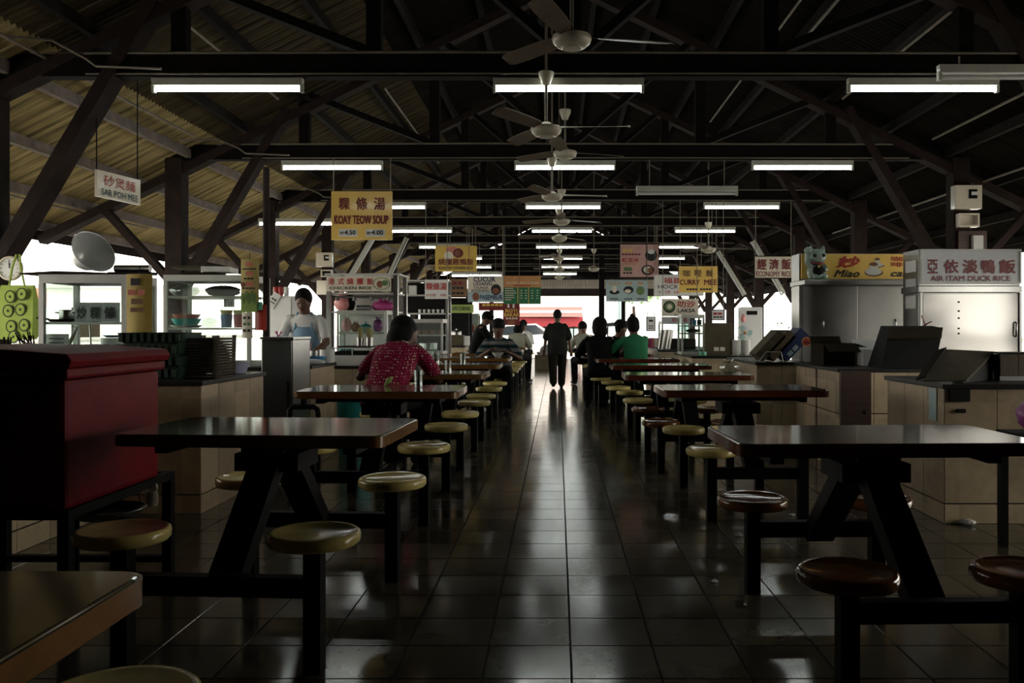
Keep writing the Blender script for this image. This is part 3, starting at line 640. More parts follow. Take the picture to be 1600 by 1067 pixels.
# ------------------------------------------------------------------ clock and bag on the near left column
CLX = XC-CW; cy = TY[0]-.1
t = thing('wall_clock', 'round cream wall clock on the near left column', 'clock', (wx(13,6.86), cy, wz(419,6.86)))
MB().lathe([(.001,0),(.098,0),(.1,.02),(.094,.034),(.082,.036),(.078,.024),(.001,.024)], 32, mtx=Matrix.Rotation(PI/2, 4, 'X')).build('case', 'cream', t, smooth=40)
MB().lathe([(.001,.0245),(.078,.0245),(.078,.0255),(.001,.0255)], 32, mtx=Matrix.Rotation(PI/2, 4, 'X')).build('dial', 'white', t)
for k in range(12):
    a_ = 2*PI*k/12; lettering(t, str(12 if k == 0 else k), .064*math.sin(a_), .064*math.cos(a_), .012, .012, 'blackp', -.027, name='numeral')
MB().bar((0,-.028,0), (.004,-.028,.045), .006, .002, (0,1,0)).build('hour_hand', 'blackp', t); MB().bar((0,-.03,0), (-.004,-.03,.062), .004, .002, (0,1,0)).build('minute_hand', 'blackp', t)
t = thing('shopping_bag', 'lime green cloth bag with apple ring pattern hanging below the clock', 'bag', (wx(32,6.75), 6.72, wz(530,6.75)))
b = MB(); W = .3
for z, ww, dd in ((0,.125,.035),(.03,.135,.045),(.2,.145,.05),(.34,.135,.03),(.42,.125,.014)):
    b.v += [(-ww,-dd,z),(ww,-dd,z),(ww,dd,z),(-ww,dd,z)]
for i in range(4):
    for j in range(4): b.f.append((4*i+j, 4*i+(j+1) % 4, 4*i+4+(j+1) % 4, 4*i+4+j))
b.f += [(3,2,1,0),(16,17,18,19)]; b.build('body', 'limebag', t, smooth=50)
for i, (ax, az) in enumerate(((-.03,.33),(.06,.35),(-.045,.22),(.05,.23),(-.02,.1),(.08,.11),(.0,.02))):
    disc(t, ax, az, .042, .05, 'limedark', -.0515-.0008*i, name='ring_print'); disc(t, ax, az, .032, .04, 'limebag', -.053-.0008*i, name='ring_print'); disc(t, ax, az, .009, .011, 'limedark', -.0545-.0008*i, name='ring_print')
for q in (-1, 1): MB().tube([(q*.06,-.012,.41),(q*.035,-.02,.55),(q*.012,.0,.66)], .008, 6).build('handle', 'limebag', t, smooth=60)
# ------------------------------------------------------------------ red chest on its stand
t = thing('red_chest', 'dark red lidded chest on a black stand beside the near left table', 'chest', (-2.3, 3.7, 0))
MB().box(-.42, .42, -.4, .38, .5, 1.0).build('body', 'red_p', t, bevel=.02)
MB().box(-.44, .44, -.42, .4, 1.003, 1.045).build('lid_rim', 'red_p', t, bevel=.012)
b = MB(); pr = [(-.45,1.047),(.45,1.047),(.46,1.075),(.44,1.1),(.2,1.118),(-.2,1.125),(-.44,1.118),(-.46,1.075)]; b.prism(pr, -.43, .41); b.build('lid', 'red_p', t, bevel=.006)
for x in (-.4, .4):
    for y in (-.36, .52): MB().box(x-.022, x+.022, y-.022, y+.022, 0, .495).build('leg', 'steel_black', t)
b = MB(); b.box(-.42, .42, -.38, -.34, .46, .498); b.box(-.42, .42, .5, .54, .46, .498); b.box(-.42, -.38, -.34, .5, .46, .498); b.box(.38, .42, -.34, .5, .46, .498); b.build('stand_frame', 'steel_black', t)
MB().box(-.4, .4, .5, .54, .06, .09).build('stretcher', 'steel_black', t)
t = thing('jug', 'small pale mug hanging below the red chest', 'mug', (wx(237,4.05), 4.05, wz(790,4.05)))
MB().lathe([(.001,0),(.024,0),(.03,.02),(.03,.05),(.022,.07),(.02,.068),(.026,.05),(.001,.01)], 16).build('body', 'cream', t, smooth=50)
MB().tube([(.0+.024*math.cos(a_), 0, .085+.026*math.sin(a_)) for a_ in [2*PI*i/12 for i in range(13)]], .006, 6).build('ring_handle', 'cream', t, smooth=60)
one('straw', MB().tube([(0,0,0),(0,0,.17)], .005, 6), 'coral', 'thin pinkish rod left of the hanging mug', 'rod', (wx(218,4.05), 4.05, wz(795,4.05)))
t = thing('steel_pan', 'shallow steel pan with glasses under the red chest', 'pan', (wx(168,3.72), 3.72, wz(806,3.72)))
MB().lathe([(.001,0),(.12,0),(.15,.03),(.155,.032),(.152,.035),(.118,.006),(.001,.006)], 28).build('body', 'steel', t, smooth=40)
for i, x in enumerate((-.13,-.08,-.02)): MB().lathe([(.001,.01),(.017,.01),(.02,.06),(.017,.06),(.015,.014),(.001,.014)], 12).build('glass', 'plastic_clear', t).location = (x, .05, .012*i)
MB().tube([(-.1,-.06,-.42),(-.1,-.06,0)], .012, 6).build('leg', 'steel_black', t); MB().tube([(.1,-.06,-.42),(.1,-.06,0)], .012, 6).build('leg', 'steel_black', t); MB().tube([(0,.1,-.42),(0,.1,0)], .012, 6).build('leg', 'steel_black', t)
# ------------------------------------------------------------------ glass cabinets
def cabinet(name, label, x0, x1, y0, y1, z0, z1, fr, shelves=(), fw=.032, roofm=None, back=None, top_band=.0, glassy=True, panes='flr'):
    cx, cy_ = (x0+x1)/2, (y0+y1)/2; W, D, H = x1-x0, y1-y0, z1-z0
    t = thing(name, label, 'cabinet', (cx, cy_, z0))
    for sx in (-1, 1):
        for sy in (-1, 1): MB().box(sx*(W/2)-(fw if sx > 0 else 0), sx*(W/2)+(fw if sx < 0 else 0), sy*(D/2)-(fw if sy > 0 else 0), sy*(D/2)+(fw if sy < 0 else 0), 0, H).build('corner_post', fr, t)
    for z in [0.0, H-fw*1.3]:
        f = MB(); h = fw*1.3
        for sy in (-1, 1): f.box(-W/2+fw, W/2-fw, sy*(D/2)-(fw if sy > 0 else 0), sy*(D/2)+(fw if sy < 0 else 0), z, z+h)
        for sx in (-1, 1): f.box(sx*(W/2)-(fw if sx > 0 else 0), sx*(W/2)+(fw if sx < 0 else 0), -D/2+fw, D/2-fw, z, z+h)
        f.build('rail', fr, t)
    MB().box(-W/2, W/2, -D/2, D/2, H, H+.015).build('roof_panel', roofm or fr, t)
    for z in shelves: MB().box(-W/2+fw*.6, W/2-fw*.6, -D/2+fw*.6, D/2-fw*.6, z-z0-.018, z-z0).build('shelf', fr, t)
    if glassy:
        if 'f' in panes: MB().box(-W/2+fw, W/2-fw, -D/2+.01, -D/2+.014, fw*1.3, H-fw*1.3).build('glass_pane', 'glass', t)
        if 'l' in panes: MB().box(-W/2+.01, -W/2+.014, -D/2+fw, D/2-fw, fw*1.3, H-fw*1.3).build('glass_pane', 'glass', t)
        if 'r' in panes: MB().box(W/2-.014, W/2-.01, -D/2+fw, D/2-fw, fw*1.3, H-fw*1.3).build('glass_pane', 'glass', t)
    if back: MB().box(-W/2+fw, W/2-fw, D/2-.014, D/2-.008, fw*1.3, H-fw*1.3).build('back_panel', back, t)
    return t
Y1 = 6.2; sz = wz(503, 6.3)
cabinet('food_cabinet', 'grey aluminium glass cabinet with a char koay teow sign inside', wx(60,Y1), wx(197,Y1), Y1, 6.68, CZ, wz(432,Y1), 'alu', (sz,), .035)
sign('grey panel with three black brush characters inside the near left cabinet', (118,187,471,501), 6.32, 'greywhite', [('炒', 122,136,478,496,'blackp',.03), ('粿', 143,158,478,496,'blackp',.03), ('條', 165,182,478,496,'blackp',.03)], name='cabinet_sign', loc=(wx(152.5,6.32), 6.32, sz+.072), size=(.32,.142))
def pot(name, label, r, h, m, loc, lidm=None, rimm=None, cat='pot', handles=False):
    t = thing(name, label, cat, loc)
    MB().lathe([(.001,0),(r*.92,0),(r,h*.1),(r,h),(r*1.06,h),(r*1.06,h*.96),(r*1.02,h*.94),(r*1.02,h),(r*.94,h*.98),(r*.92,h*.12),(.001,h*.1)], 24).build('body', m, t, smooth=45)
    if lidm: MB().lathe([(r*1.07,h+.001),(r*1.0,h+.012),(r*.4,h+.03),(r*.15,h+.034),(r*.15,h+.055),(.001,h+.058)], 24).build('lid', lidm, t, smooth=45)
    if handles:
        for q in (-1, 1): MB().tube([(q*r,-.02,h*.75),(q*(r+.025),-.015,h*.77),(q*(r+.025),.015,h*.77),(q*r,.02,h*.75)], .006, 6).build('handle', m, t)
    return t
def stackbowl(n, r, m, label, loc, group, step=.022, h=.05):
    for i in range(n):
        one('bowl', MB().lathe([(.001,0),(r*.45,0),(r*.5,.008),(r*.92,h*.7),(r,h),(r*.96,h),(r*.86,h*.7),(r*.4,.014),(.001,.014)], 22), m, label % ('bottom', 'second', 'third', 'fourth', 'fifth', 'sixth', 'seventh', 'eighth', 'ninth')[i], 'bowl', (loc[0], loc[1], loc[2]+i*step), group=group, smooth=50)
pot('steel_pot', 'dark steel pot on the left of the cabinet shelf', .055, .09, 'steel', (wx(103,6.4), 6.42, sz+.001), cat='pot', handles=True)
one('frying_pan', MB().lathe([(.001,0),(.07,0),(.095,.02),(.09,.02),(.066,.005),(.001,.005)], 22).tube([(-.09,0,.02),(-.19,.02,.03)], .008, 6), 'black', 'flat black pan on the cabinet shelf left of the pot', 'pan', (wx(88,6.3), 6.36, sz+.001), smooth=50)
t = thing('paper_notice', 'white paper notice standing low in the near left cabinet', 'notice', at(86,540,6.26)+Vector((0,.02,0))); MB().box(-.088,.088,-.003,.003,-.1,.085).build('sheet', 'paper', t)
for i in range(3): lettering(t, ('#', '#', '#')[i], 0, .05-.03*i, .11, .01, 'blackp', -.005)
MB().box(-.08,.08,.003,.06,-.1,-.09).build('foot', 'alu', t); MB().box(-.09,.09,-.0,.06,-.33,-.1).build('stand', 'alu', t)
pz = CZ+.022
pot('green_pot', 'green enamel pot with a ladle in the near left cabinet', .082, .2, 'green_b', (wx(145,6.36), 6.4, pz))
one('ladle', MB().tube([(0,0,0),(-.01,0,.2),(-.02,.0,.32)], .006, 6).ell((0,0,0), (.03,.03,.02)), 'steel', 'steel ladle standing in the green pot', 'ladle', (wx(143,6.4), 6.4, pz+.1))
one('cleaver', MB().bar((0,0,0), (.06,0,.14), .012, .03, (0,1,0)), 'steel', 'steel knife leaning beside the paper notice', 'knife', at(107,541,6.33), smooth=None)
one('blue_plate', MB().lathe([(.001,0),(.05,0),(.085,.018),(.08,.018),(.05,.005),(.001,.005)], 22), 'blue_p', 'pale blue plate at the right of the near left cabinet', 'plate', (wx(176,6.5), 6.52, pz+.25), smooth=50)
one('rice_tub', MB().lathe([(.001,0),(.085,0),(.09,.245),(.08,.245),(.075,.01),(.001,.01)], 24), 'white', 'white tub below the blue plate', 'tub', (wx(176,6.5), 6.52, pz), smooth=45)
po2 = poster('yellow wrinkled plastic curtain hanging right of the near left cabinet', (197,237,428,546), 6.17, 'curtain', [('#', 205,222,434,447,'blackp'), ('#', 201,230,452,462,'coral'), ('#', 205,228,466,476,'ink_brown'), ('#', 205,228,480,488,'ink_brown')], .035)
# things on the roof of that cabinet
zr = wz(432,Y1)+.016
mt_ = Matrix.Rotation(-1.02, 4, 'Y') @ Matrix.Rotation(.25, 4, 'X')
t = thing('steel_hood', 'large shiny steel funnel lying on the near left cabinet roof', 'funnel', (wx(140,6.45), 6.45, zr+.16))
q = MB().lathe([(.03,-.14),(.05,-.13),(.09,-.08),(.125,-.01),(.165,.05),(.168,.055),(.162,.056),(.12,-.004),(.085,-.07),(.03,-.12)], 32); q.xf(Vector((.8,-.42,.42)).to_track_quat('Z','Y').to_matrix().to_4x4()); q.build('bowl', 'hood', t, smooth=50)
MB().tube([(-.085,-.04,.125),(-.08,-.05,.15),(-.06,-.05,.15),(-.055,-.05,.12)], .005, 6).build('hook', 'steel', t)
one('cardboard_sheet', MB().prism([(-.33,0),(.3,0),(.34,.012),(.1,.022),(-.1,.026),(-.36,.012)], -.2, .2), 'card_d', 'dark flattened cardboard on the near left cabinet roof', 'cardboard', (wx(125,6.4), 6.43, zr), bevel=.002)
one('steel_tin', MB().lathe([(.022,-.13),(.026,-.128),(.026,.12),(.028,.13),(.02,.13)], 16, mtx=Matrix.Rotation(PI/2, 4, 'Y')), 'steel', 'steel tube lying on the cabinet roof above the yellow curtain', 'tube', (wx(205,6.3), 6.32, zr+.05), smooth=40)
one('bracket_strip', MB().box(-.16,.16,-.05,.05,0,.022), 'black', 'dark strip under the steel tube on the cabinet roof', 'strip', (wx(205,6.3), 6.32, zr), bevel=.003)
# chopstick holder and pink cup beside the bag
t = thing('chopstick_holder', 'black crate of dark chopsticks beside the lime bag', 'holder', (wx(44,5.1), 5.1, CZ+.001)); MB().box(-.06,.06,-.06,.06,0,.22).build('crate', 'black', t, bevel=.004)
for i in range(16): MB().tube([(random.uniform(-.05,.05), random.uniform(-.05,.05), .2), (random.uniform(-.065,.065), random.uniform(-.05,.05), random.uniform(.28,.33))], .0035, 5).build('chopstick', 'card_d', t)
t = thing('brush_cup', 'pink tall cup with brushes left of the chopstick crate', 'cup', (wx(20,5.1), 5.05, CZ+.001)); MB().lathe([(.001,0),(.03,0),(.032,.21),(.042,.235),(.038,.235),(.028,.01),(.001,.01)], 18).build('cup', 'coral', t, smooth=45)
for i in range(5): MB().tube([(.012*math.cos(i), .012*math.sin(i), .1), (.02*math.cos(i), .02*math.sin(i), .29)], .004, 5).build('brush', 'black', t)
# ------------------------------------------------------------------ green trays and wicker basket
def tray_mesh(w_, d_, h_):
    b = MB(); b.plate(rrect(w_*.9, d_*.9, .03, 3), 0, .008)
    n = 28; po_ = []
    for i, (x, y) in enumerate(rrect(w_, d_, .04, 6)): po_.append((x, y))
    m_ = len(po_); base = len(b.v)
    for z, k_ in ((.004,.9),(h_*.5,.96),(h_,1.0)):
        for i, (x, y) in enumerate(po_): b.v.append((x*k_*(1+.012*(i % 2)), y*k_*(1+.012*(i % 2)), z))
    for z, k_ in ((h_,.97),(.01,.87)):
        for x, y in po_: b.v.append((x*k_, y*k_, z))
    for r in range(4):
        for i in range(m_): b.f.append((base+r*m_+i, base+r*m_+(i+1) % m_, base+(r+1)*m_+(i+1) % m_, base+(r+1)*m_+i))
    # ribs along the sides
    for i in range(9):
        x = -w_*.42+w_*.84*i/8
        for s in (-1, 1): b.box(x-.012, x+.012, s*d_*.485-.012, s*d_*.485+.012, .015, h_-.006)
    return b
TRM = tray_mesh(.44, .36, .075)
tm = TRM.mesh('plastic_tray', 'green_d')
for i in range(4):
    o = link('plastic_tray', tm, None, (-2.72+.012*(i % 2), 5.9, CZ+.002+.0785*i), .06*(i % 2)-.03)
    tag(o, 'dark green ribbed plastic tray on the tiled counter, %s of the stack' % ('bottom', 'second', 'third', 'top')[i], 'tray', 'stacked green trays')
b = MB()
for z in [i*.02 for i in range(14)]:
    pts = [(x*(1+.15*z), y*(1+.15*z), z+.004) for x, y in rrect(.24, .34, .03, 4)]; b.tube(pts+[pts[0]], .008, 5, cap=False)
b.plate(rrect(.23,.33,.03,3), 0, .008)
t = thing('wicker_basket', 'brown wicker basket right of the green trays', 'basket', (-2.42, 6.0, CZ+.003)); b.build('weave', 'wicker', t, smooth=60)
for i, (x, y) in enumerate(rrect(.25, .35, .03, 6)): MB().tube([(x*.98, y*.98, 0), (x*1.03, y*1.03, .29)], .004, 4).build('stake', 'wicker', t)
# ------------------------------------------------------------------ white plate cabinet
Y2 = 7.62; s2 = wz(512, 7.8)
cabinet('plate_cabinet', 'white framed glass cabinet with coloured trays and cups inside', wx(255,Y2), wx(391,Y2), Y2, 8.15, CZ, wz(432,Y2), 'white_fr', (s2, wz(462,Y2)), .03)
def dishstack():
    for i, (m, r, nm) in enumerate((('ceramic',.145,'white plate at the bottom of the dish stack'), ('teal',.13,'teal oval tray in the middle of the dish stack'), ('coral',.125,'coral tray on top of the dish stack'))):
        h = (.022,.055,.045)[i]; z = (0,.023,.074)[i]
        one('serving_dish', MB().lathe([(.001,0),(r*.7,0),(r*.78,h*.2),(r*.97,h),(r,h),(r*.99,h*1.05),(r*.93,h),(r*.7,.008),(.001,.008)], 26), m, nm+' in the white cabinet', 'dish', (wx(287,7.8), 7.86, s2+.001+z), group='stacked serving dishes', smooth=50)
dishstack()
for x, m, nm in ((352,'blue_p','blue'), (372,'red_pl','dark red')):
    t = thing('tumbler', nm+' tumbler with a yellow insert in the white cabinet', 'cup', (wx(x,7.8), 7.83, s2+.001), group='tumblers in the cabinet')
    MB().lathe([(.001,0),(.044,0),(.052,.12),(.048,.12),(.04,.01),(.001,.01)], 22).build('cup', m, t, smooth=45)
    MB().lathe([(.001,.02),(.038,.02),(.046,.125),(.056,.16),(.05,.16),(.03,.03),(.001,.03)], 22).build('insert', 'scroll', t, smooth=45)
def bag(name, label, loc, r, m, cat='bag', knot=True, seed=0):
    rnd = random.Random(seed); b = MB(); n, k = 16, 9
    for i in range(k):
        v_ = i/(k-1); a_ = -PI/2+PI*v_
        for j in range(n):
            t_ = 2*PI*j/n; rr = 1+rnd.uniform(-.09,.09)
            zz = (math.sin(a_)+1)*r[2]*(1+rnd.uniform(-.04,.04)); sh = max(.02, math.cos(a_))**.8
            b.v.append((r[0]*sh*rr*math.cos(t_), r[1]*sh*rr*math.sin(t_), zz))
    for i in range(k-1):
        for j in range(n): b.f.append((i*n+j, i*n+(j+1) % n, (i+1)*n+(j+1) % n, (i+1)*n+j))
    b.f += [tuple(reversed(range(n))), tuple((k-1)*n+j for j in range(n))]
    t = thing(name, label, cat, loc); b.build('body', m, t, smooth=180)
    if knot:
        q = MB()
        for j in range(3):
            a_ = 2*PI*j/3+rnd.random(); q.tube([(0,0,r[2]*1.9),(r[0]*.25*math.cos(a_), r[0]*.25*math.sin(a_), r[2]*2.15),(r[0]*.5*math.cos(a_), r[0]*.5*math.sin(a_), r[2]*2.35)], [r[0]*.12, r[0]*.09, r[0]*.16], 6)
        q.build('knot', m, t, smooth=180)
    return t
u2 = wz(462,Y2)
bag('plastic_bag', 'crumpled clear bag in the top of the white cabinet', (wx(285,7.85), 7.9, u2+.002), (.13,.1,.055), 'plastic_clear', knot=False, seed=3)
bag('plastic_bag', 'dark bundled bag in the top of the white cabinet', (wx(345,7.85), 7.9, u2+.002), (.16,.1,.05), 'black', knot=False, seed=4)
bag('plastic_bag', 'pale bag of wrapped food right of the dish stack', (wx(322,7.9), 7.98, s2+.001), (.07,.06,.045), 'plastic_clear', knot=False, seed=5)
bag('plastic_bag', 'mint green bag low in the white cabinet', (wx(279,7.75), 7.8, CZ+.045), (.05,.05,.1), 'greenbag', seed=6)
bag('plastic_bag', 'white bag low in the white cabinet', (wx(302,7.75), 7.82, CZ+.045), (.08,.06,.11), 'whitebag', knot=False, seed=8)
sign('small price notice inside the white cabinet', (350,366,464,480), 8.0, 'greywhite', [('RM', 352,357,466,470,'blackp'), ('3.50', 352,364,472,478,'blackp')], name='price_notice', rods=wz(460,8.0))
for i, (x, w_, h_) in enumerate(((320,.3,.03),(345,.25,.05),(300,.28,.02))):
    one('newspaper_bundle', MB().box(-w_/2,w_/2,-.15,.15,0,h_), ('card_d','paper','card')[i], ('dark flat bundle','pale folded papers','brown flat carton')[i]+' on the white cabinet roof', 'bundle', (wx(x,7.9)+.0, 7.88, wz(432,Y2)+.017+(.0,.031,.0)[i] if i < 2 else wz(432,Y2)+.083), rz=.1*i, bevel=.004, group='bundles on the cabinet roof')
one('lilac_basin', MB().lathe([(.001,0),(.085,0),(.11,.08),(.115,.085),(.104,.085),(.08,.01),(.001,.01)], 24), 'bluegrey', 'lilac plastic basin right of the wicker basket', 'basin', (-2.45, 6.55, CZ+.002), smooth=50)
# bottle with red cap between the cabinets
t = thing('sauce_bottle', 'dark sauce bottle with a red cap behind the green trays', 'bottle', (wx(251,6.55), 6.55, CZ+.002)); MB().lathe([(.001,0),(.034,0),(.036,.01),(.036,.19),(.014,.25),(.014,.28),(.001,.28)], 16).build('body', 'green_d', t, smooth=45); MB().lathe([(.001,.281),(.016,.281),(.016,.31),(.001,.31)], 14).build('cap', 'red_pl', t)
# ------------------------------------------------------------------ steel fridge, pipe, white locker
t = thing('steel_fridge', 'narrow dark steel cabinet left of the straw counter', 'fridge', (wx(433,7.3), 7.55, 0)); MB().box(-.135,.135,-.25,.25,.06,1.1).build('body', 'steel', t, bevel=.008); MB().box(-.125,.125,-.262,-.252,.08,1.09).build('door', 'steel', t, bevel=.004); MB().box(.09,.105,-.28,-.262,.5,.75).build('handle', 'black', t)
MB().box(-.14,.14,-.26,.26,1.102,1.12).build('top_plate', 'steel', t)
for x in (-.11,.11): MB().box(x-.02,x+.02,-.22,-.18,0,.06).build('foot', 'black', t)
t = thing('gas_valve', 'black bent gas pipe with a valve beside the steel cabinet', 'pipe', (wx(475,7.1), 7.1, 0))
MB().tube([(-.12,0,.0),(-.12,0,.52),(-.1,0,.55),(.08,0,.55),(.11,0,.53),(.115,0,.5),(.115,0,0)], .022, 8).build('pipe', 'steel_black', t, smooth=60); MB().box(-.02,.02,-.02,.02,.57,.64).build('valve_handle', 'black', t)
t = thing('white_locker', 'tall white steel locker behind the cook', 'locker', (wx(437,10.4), 10.6, 0)); MB().box(-.15,.15,-.2,.2,0,wz(462,10.4)).build('body', 'white', t, bevel=.008); MB().box(-.14,.14,-.212,-.202,.05,wz(466,10.4)).build('door', 'white', t, bevel=.004); MB().box(.09,.1,-.225,-.212,1.0,1.15).build('handle', 'alu', t)
for i, x in enumerate((-.08,-.02,.05)): one('soda_can', MB().lathe([(.001,0),(.026,0),(.03,.01),(.03,.1),(.026,.11),(.001,.11)], 14), ('red_pl','red_pl','white')[i], ('left red can', 'right red can', 'white can')[i]+' on top of the white locker', 'can', (wx(437,10.4)+x, 10.5, wz(462,10.4)+.001), smooth=40, group='cans on the locker')
b = MB(); b.box(-.12,-.1,-.1,.1,0,1.5); b.box(.1,.12,-.1,.1,0,1.5)
for z in (.9,1.15,1.35,1.48): b.box(-.1,.1,-.1,.1,z,z+.02)
one('wire_shelf', b, 'alu', 'narrow metal shelf right of the white locker', 'shelf', (wx(466,11.0), 11.0, 0))
# electricity boxes on the columns
def meter(label, loc, m1='cream', s=1.0):
    t = thing('meter_box', label, 'meter box', loc); MB().box(-.16*s,.16*s,-.12,.0,-.14*s,.14*s).build('case', m1, t, bevel=.006); MB().box(.0*s,.1*s,-.127,-.121,-.02*s,.09*s).build('window', 'black', t); MB().box(.03*s,.1*s,-.131,-.128,.02*s,.06*s).build('dial', 'white', t); return t
k4 = TY[3]; cxl = XC-CW
meter('cream meter box on the fourth left column', (cxl-.02, k4-.11, wz(407,k4)))
t = thing('socket_box', 'open cream socket box below the left meter box', 'box', (cxl+.02, k4-.11, wz(428,k4))); b = MB(); b.box(-.11,.11,-.1,0,-.07,-.05); b.box(-.11,.11,-.1,0,.05,.07); b.box(-.11,-.09,-.1,0,-.05,.05); b.box(.09,.11,-.1,0,-.05,.05); b.build('frame', 'cream', t); MB().box(-.09,.09,-.02,-.01,-.05,.05).build('back_plate', 'wood_col', t)
one('fuse_cover', MB().box(-.17,.17,-.1,0,-.14,.14), 'cream', 'plain grey-cream cover below the left socket box', 'cover', (cxl-.0, k4-.11, wz(450,k4)), bevel=.006)
cxr = XC+CW; k2 = TY[1]
t = meter('cream meter box standing open on the right column', (cxr+.02, k2-.11, wz(312,k2)), 'cream', 1.0)
t = thing('socket_box', 'open cream socket box below the right meter box', 'box', (cxr+.04, k2-.11, wz(347,k2))); b = MB(); b.box(-.12,.12,-.1,0,-.08,-.06); b.box(-.12,.12,-.1,0,.06,.08); b.box(-.12,-.1,-.1,0,-.06,.06); b.box(.1,.12,-.1,0,-.06,.06); b.build('frame', 'cream', t); MB().box(-.1,.1,-.02,-.01,-.06,.06).build('back_plate', 'cream', t)
t = thing('fuse_board', 'red-brown wooden board with a grey box above the duck rice stall', 'board', (cxr+.11, k2-.11, wz(378,k2))); MB().box(-.17,.17,-.03,0,-.12,.12).build('backboard', 'plank_red', t, bevel=.003); MB().box(-.02,.1,-.09,-.03,-.14,.06).build('fuse_box', 'alu', t, bevel=.004)
# ------------------------------------------------------------------ straw counter and chicken rice stall
D4 = .845
t = thing('straw_box', 'white box full of pink straws on the wood-effect counter', 'box', (wx(472,8.3), 8.28, D4+.002))
b = MB(); b.box(-.06,.06,-.06,.06,0,.006); b.box(-.06,.06,-.06,-.055,0,.1); b.box(-.06,.06,.055,.06,0,.1); b.box(-.06,-.055,-.055,.055,0,.1); b.box(.055,.06,-.055,.055,0,.1); b.build('box', 'paper', t)
for i in range(22):
    x = random.uniform(-.045,.045); y = random.uniform(-.045,.045); MB().tube([(x,y,.01),(x*1.4+random.uniform(-.01,.03),y*1.2,random.uniform(.2,.24))], .0045, 5).build('straw', 'pinkbag', t)
one('blue_basket', MB().lathe([(.001,0),(.09,0),(.11,.07),(.105,.07),(.085,.008),(.001,.008)], 20), 'blue_p', 'blue plastic basket on the wood-effect counter', 'basket', (wx(491,8.6), 8.6, D4+.002), smooth=45)
pot('steel_tin', 'small steel tin in the blue basket', .04, .12, 'steel', (wx(491,8.6), 8.6, D4+.011), cat='tin')
pot('white_pot', 'white pot at the right end of the wood-effect counter', .075, .13, 'ceramic', (wx(510,8.75), 8.78, D4+.002))
bag('plastic_bag', 'flat white bag lying on the wood-effect counter', (wx(490,8.3), 8.2, D4+.002), (.14,.06,.028), 'whitebag', knot=False, seed=21)
bag('plastic_bag', 'magenta bag at the cook\'s elbow', (-2.72, 8.42, CZ+.002), (.06,.06,.13), 'magenta', seed=22)
lettering(thing('counter_label', 'small red and black label on the wood-effect counter side', 'label', (-2.295, 8.6, .62), -PI/2*-1), '#', 0, 0, .1, .02, 'redink', -.004)
CYZ = .8
t = thing('sink_tray', 'black ribbed grill tray in a grey steel trough at the chicken rice stall', 'trough', (wx(552,9.1), 9.3, CYZ+.001))
MB().box(-.2,.2,-.26,.16,0,.11).build('trough', 'alu', t, bevel=.006); MB().box(-.19,.19,-.24,.15,.111,.15).build('cavity', 'black', t)
b = MB()
for x in (-.19,0,.19): b.box(x-.006,x+.006,-.25,-.238,.11,.18)
b.box(-.21,.21,-.27,.16,.18,.19); b.build('grill_frame', 'alu', t); MB().box(-.17,.17,-.2,.1,.191,.205).build('grill_plate', 'black', t)
tz = CYZ+.206
for i, x in enumerate((563.5, 578)):
    t = thing('chopstick_tin', ('left','right')[i]+' steel tin of chopsticks at the chicken rice stall', 'tin', (wx(x,9.25), 9.22, tz), group='chopstick tins')
    MB().lathe([(.001,0),(.04,0),(.042,.09),(.039,.09),(.037,.006),(.001,.006)], 18).build('tin', 'steel', t, smooth=45)
    for j in range(14):
        a_ = random.uniform(0, 2*PI); r_ = random.uniform(0,.03); MB().tube([(r_*.6*math.cos(a_), r_*.6*math.sin(a_), .01), (r_*1.7*math.cos(a_), r_*1.7*math.sin(a_), random.uniform(.17,.2))], .004, 5).build('chopstick', 'bamboo', t)
YS = 10.0
t = thing('chicken_rice_stall', 'silver stall frame with a cream CHICKEN RICE sign box', 'stall', (wx(565,YS), 10.3, 0))
hw = wx(622,YS)-wx(565,YS)-.02; top = wz(430,YS); sb = wz(457,YS)
for x in (-hw, hw-.03):
    for y in (-.3,.3): MB().box(x, x+.05, y-.025, y+.025, .0, top).build('post', 'steel', t)
MB().box(-hw-.02, hw+.04, -.33, .34, top, top+.02).build('roof_panel', 'alu', t)
MB().box(-hw, hw, -.29, .29, sb-.02, sb).build('canopy_floor', 'alu', t)
MB().box(-hw+.02, hw-.02, .27, .285, .86, sb-.02).build('back_panel', 'alu', t)
MB().box(-hw+.02, hw-.02, -.25, .26, .82, .85).build('worktop', 'steel', t)
MB().box(-hw+.02, hw-.02, -.2, .25, wz(486,YS)-.02, wz(486,YS)).build('shelf', 'alu', t)
MB().tube([(-hw+.04,-.22,sb-.05),(hw-.04,-.22,sb-.05)], .012, 8).build('rail', 'steel', t)
for i in range(4): MB().lathe([(.001,0),(.03,0),(.018,.04),(.001,.04)], 12, (-.3+.2*i,-.22,sb-.09)).build('lamp_cup', 'steel', t)
sg = sign('cream sign box reading CHICKEN RICE', (512,612,432,455.5), YS-.03, 'cream', [('港', 515,524,435,445,'redink',.02), ('式', 530,539,435,445,'redink',.02), ('燒', 544,554,435,445,'redink',.02), ('臘', 559,569,435,445,'redink',.02), ('飯', 575,584,435,445,'redink',.02), ('CHICKEN RICE', 517,582,448,452.5,'blackp',.025)],
     name='stall_sign', shapes=[('o',584,611,434,453,'foodgreen'), ('o',585.5,609.5,435,452,'cream',1), ('o',590,600,439,450,'foodbrown',2), ('o',598,608,438,447,'foodgreen',3)])
sg.location.y = 9.93
SH = wz(486,YS)
for x, m, r, nm, sd in ((536,'pinkbag',(.11,.09,.1),'pink bag on the left of the stall top shelf',31), (546,'black',(.06,.06,.1),'dark round bundle on the stall top shelf',32), (598,'magenta',(.14,.09,.06),'magenta bag on the right of the stall top shelf',33)):
    bag('plastic_bag', nm, (wx(x,10.25), 10.28, SH+.002), r, m, seed=sd)
